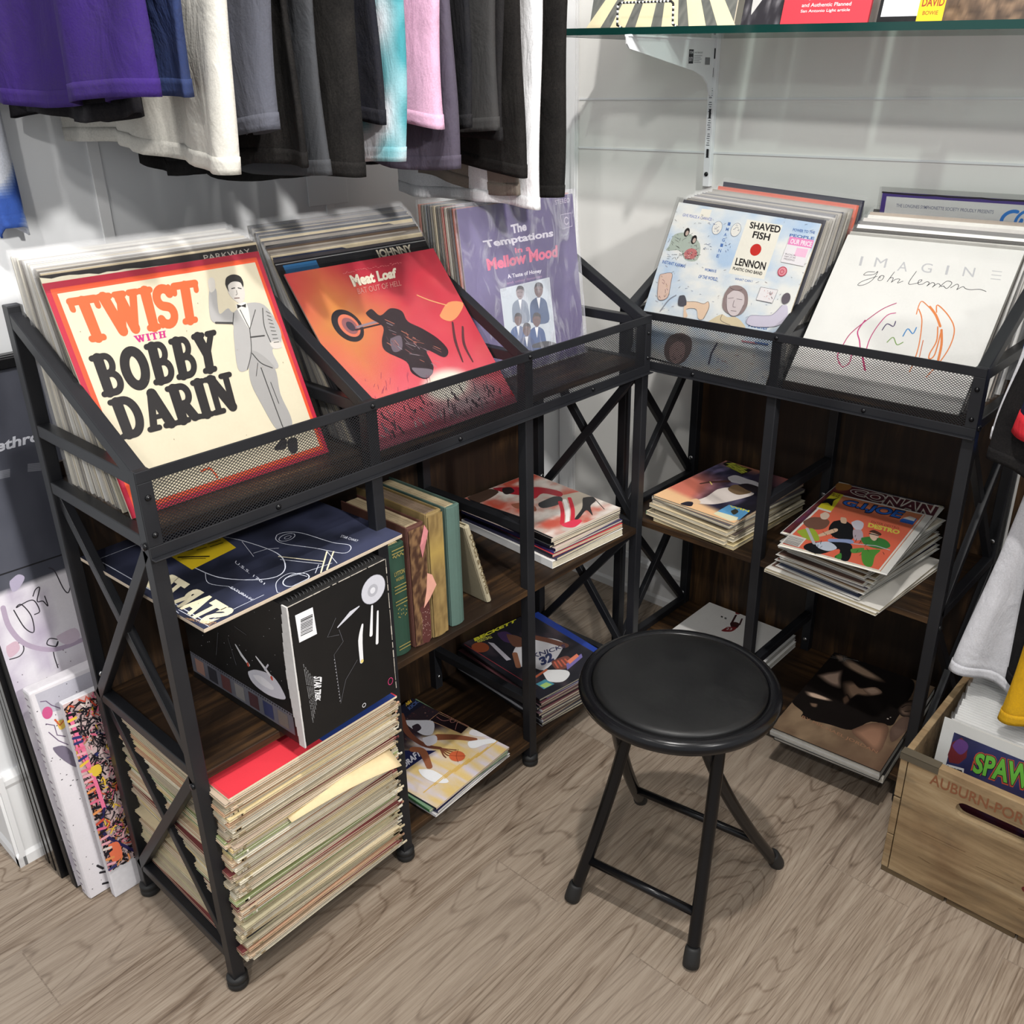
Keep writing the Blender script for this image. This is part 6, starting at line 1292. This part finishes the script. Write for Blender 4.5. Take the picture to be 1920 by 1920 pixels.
for i in range(len(rs)-1):
    n_ = max(1, int((Vector(rs[i+1])-Vector(rs[i])).length/.004))
    for k in range(n_):
        p0 = Vector(rs[i]).lerp(Vector(rs[i+1]), k/n_); p1 = Vector(rs[i]).lerp(Vector(rs[i+1]), (k+1)/n_); b.tube([p0, p1], .0021, 8, (236, 236, 236) if k % 2 else (22, 22, 24))
o = b.build('display_stand', M['paint']); tag(o, 'little stand of black and white twisted cord before the striped record', 'stand')

# ================================================================== pictures leaning in the gap beside the longer rack
for k, (x, an, lab) in enumerate(((.150, 1.6, 'thin black picture frame nearest the wall, leaning behind the poster'), (.176, 2.6, 'thin black picture frame leaning second from the wall'), (.203, 3.8, 'thin black picture frame directly behind the dark poster'))):
    mw = lp_frame('A', x, -1.600, .0005, rad(an)); r = thing('picture_frame', lab, 'frame', mw=mw)
    b = MB(); W_, H_ = .61, .925
    for p in (((0, 0, -.018), (.016, H_, 0)), ((W_-.016, 0, -.018), (W_, H_, 0)), ((.016, 0, -.018), (W_-.016, .016, 0)), ((.016, H_-.016, -.018), (W_-.016, H_, 0))): b.box(*p)
    b.build('frame_bars', M['blackgloss'], r, .0015)
    b = MB(); b.box((.014, .014, -.012), (W_-.014, H_-.014, -.006), (60, 62, 70)); b.build('picture', M['print'], r)
mw = lp_frame('A', .246, -1.592, .0005, rad(6.7)); r = thing('poster', 'tall poster, dark above and pale with black signatures below, leaning by the rack', 'poster', mw=mw)
b = MB(); b.box((0, 0, -.022), (.61, .925, -.002), (22, 22, 24)); b.build('frame_bars', M['paint'], r, .0015)
a = Art(mw, (0, 640, 3.2), -.0015); a.lim = (.607, .922)
def pst(u, v):
    if v > .615: return lerp((62, 64, 74), (84, 86, 96), .5+fbm(u*2, v, 5, 4))
    n = fbm(u*1.4, v*1.2, 5, 5); return lerp((226, 222, 228), (168, 156, 178), max(0, min(1, n*1.7+.1-abs(v-.3)*.6)))
a.grid(.003, .003, .607, .922, 50, 90, pst)
a.poly([(0, 1400), (380, 1275), (385, 1282), (0, 1410)], (30, 30, 34))
GLT = (196, 198, 206)
a.text('Jethro', [(-78, 612), (236, 534), (253, 612), (-60, 702)], GLT, .03, shear=.06)
for q_ in ([(168, 740), (250, 732), (252, 778), (172, 785)], [(-10, 785), (62, 770), (75, 825), (0, 840)]):
    for k in range(5): a.line([(q_[0][0], q_[0][1]+k*10), (q_[1][0], q_[1][1]+k*10)], .0022, (110, 112, 120), cap=False)
I2 = (52, 48, 56)
for P_ in ([(85, 1615), (150, 1720), (205, 1745), (190, 1650), (130, 1580), (100, 1600), (170, 1560), (210, 1560), (240, 1620), (210, 1640)], [(200, 1530), (215, 1490), (240, 1480), (225, 1560), (260, 1560), (290, 1590), (270, 1530)], [(295, 1360), (330, 1380), (380, 1480), (410, 1510), (425, 1470)], [(350, 1790), (300, 1785), (285, 1820), (340, 1830), (350, 1800), (330, 1850)], [(320, 1850), (330, 1900), (350, 1960)], [(90, 1820), (130, 1810), (145, 1850), (120, 1890), (60, 1910)]): a.line(P_, .0018, I2, smooth=True)
a.blob([(60, 1440), (110, 1400), (150, 1420), (110, 1490), (75, 1500)], (176, 168, 190)); a.line([(20, 1600), (60, 1720), (160, 1820), (330, 1850), (500, 1790)], .008, (176, 160, 180), smooth=True); a.blob([(40, 1830), (100, 1800), (120, 1850), (60, 1900)], (206, 176, 190)); a.blob([(340, 1770), (450, 1720), (480, 1780), (400, 1820)], (206, 190, 204))
for k in range(60): u, v = rnd.uniform(.0, .12), rnd.uniform(.02, .45); a.ell((u, v), .0010, .0010, (120, 108, 120), uv=True, n=6)
a.build('printed_sheet', r)
# white splattered canvas
mw = lp_frame('A', .288, -1.588, .0005, rad(3.5)); r = thing('canvas', 'deep-edged white canvas with black splatters, leaning before the poster', 'canvas', mw=mw)
b = MB(); b.box((0, 0, -.030), (.40, .425, 0), (224, 220, 224)); b.build('stretched_cloth', M['card'], r, .004)
a = Art(mw, (0, 1180, 3.84), .0003)
a.rect(.002, .002, .398, .423, (228, 224, 228)); a.poly([(250, 470), (680, 290), (730, 520), (300, 610)], (190, 188, 198)); 
for k in range(70): u, v = rnd.uniform(.003, .1), rnd.uniform(.01, .42); a.ell((u, v), rnd.uniform(.0006, .0018), .0009, (60, 56, 62), uv=True, n=6)
for P_ in ([(290, 520), (330, 515), (370, 545), (440, 570)], [(330, 680), (390, 690), (410, 760), (470, 770)], [(350, 740), (420, 800), (490, 830)]): a.line(P_, .0014, (110, 90, 120))
a.blob([(380, 850), (470, 840), (560, 940), (540, 990), (430, 920)], (120, 112, 130)); a.ell((340, 600), .008, .011, (206, 90, 140)); a.blob([(410, 660), (460, 650), (470, 700), (430, 720)], (226, 190, 90)); a.line([(395, 650), (430, 690), (470, 640)], .003, (206, 96, 60))
for P_ in ([(700, 1700), (740, 1720)], [(720, 1750), (770, 1740)], [(740, 1830), (800, 1815)]): a.line(P_, .004, (40, 38, 44))
a.build('paint', r)
b = MB()
for k in range(30): v = .01+k*.0137; b.box((-.0008, v, -.026+.004*rnd.random()), (0, v+rnd.uniform(.001, .003), -.022+.01*rnd.random()), (130, 120, 130))
b.build('edge_splatter', M['paint'], r)
# canvas packed with coloured scribble
mw = lp_frame('A', .318, -1.556, .0005, rad(2.2)); r = thing('canvas', 'narrow-looking canvas packed with pink, yellow and black scribbles, beside the rack post', 'canvas', mw=mw)
b = MB(); b.box((0, 0, -.016), (.30, .405, 0), (226, 224, 228)); b.build('stretched_cloth', M['card'], r, .002)
a = Art(mw, (0, 1180, 3.84), .0003); R = random.Random(77)
PAL = [(226, 110, 140), (30, 28, 36), (236, 196, 70), (206, 80, 60), (226, 214, 206), (50, 56, 110), (236, 170, 180), (30, 28, 36), (232, 150, 90)]
a.rect(.0, .06, .30, .405, (216, 190, 188))
for k in range(900):
    u, v = (R.uniform(.001, .085) if k % 5 else R.uniform(.08, .295)), R.uniform(.062, .402); c = PAL[R.randrange(9)] if k % 2 else (30, 28, 36)
    P_ = [(u, v)]
    for j in range(3): P_.append((min(.298, max(.001, P_[-1][0]+R.uniform(-.008, .008))), min(.403, max(.061, P_[-1][1]+R.uniform(-.010, .010)))))
    a.line(P_, R.uniform(.0010, .0030), c, True)
PKK = (240, 122, 158)
a.line([(490, 600), (530, 720), (600, 880), (640, 1000), (680, 1100), (740, 1280)], .0062, PKK, smooth=True); a.line([(740, 1280), (720, 1400), (760, 1480), (970, 1590)], .005, (40, 36, 84), smooth=True); a.line([(640, 1010), (560, 880), (520, 760)], .003, PKK, smooth=True); a.blob([(650, 980), (700, 960), (720, 1000), (680, 1050), (620, 1010)], (236, 200, 70)); a.blob([(770, 1540), (840, 1520), (870, 1620), (800, 1660)], (236, 120, 84))
for k in range(30): v = .068+k*.011; a.line([(.001, v), (.012, v+R.uniform(-.004, .004))], .005, PAL[R.randrange(9)], True)
a.build('paint', r)
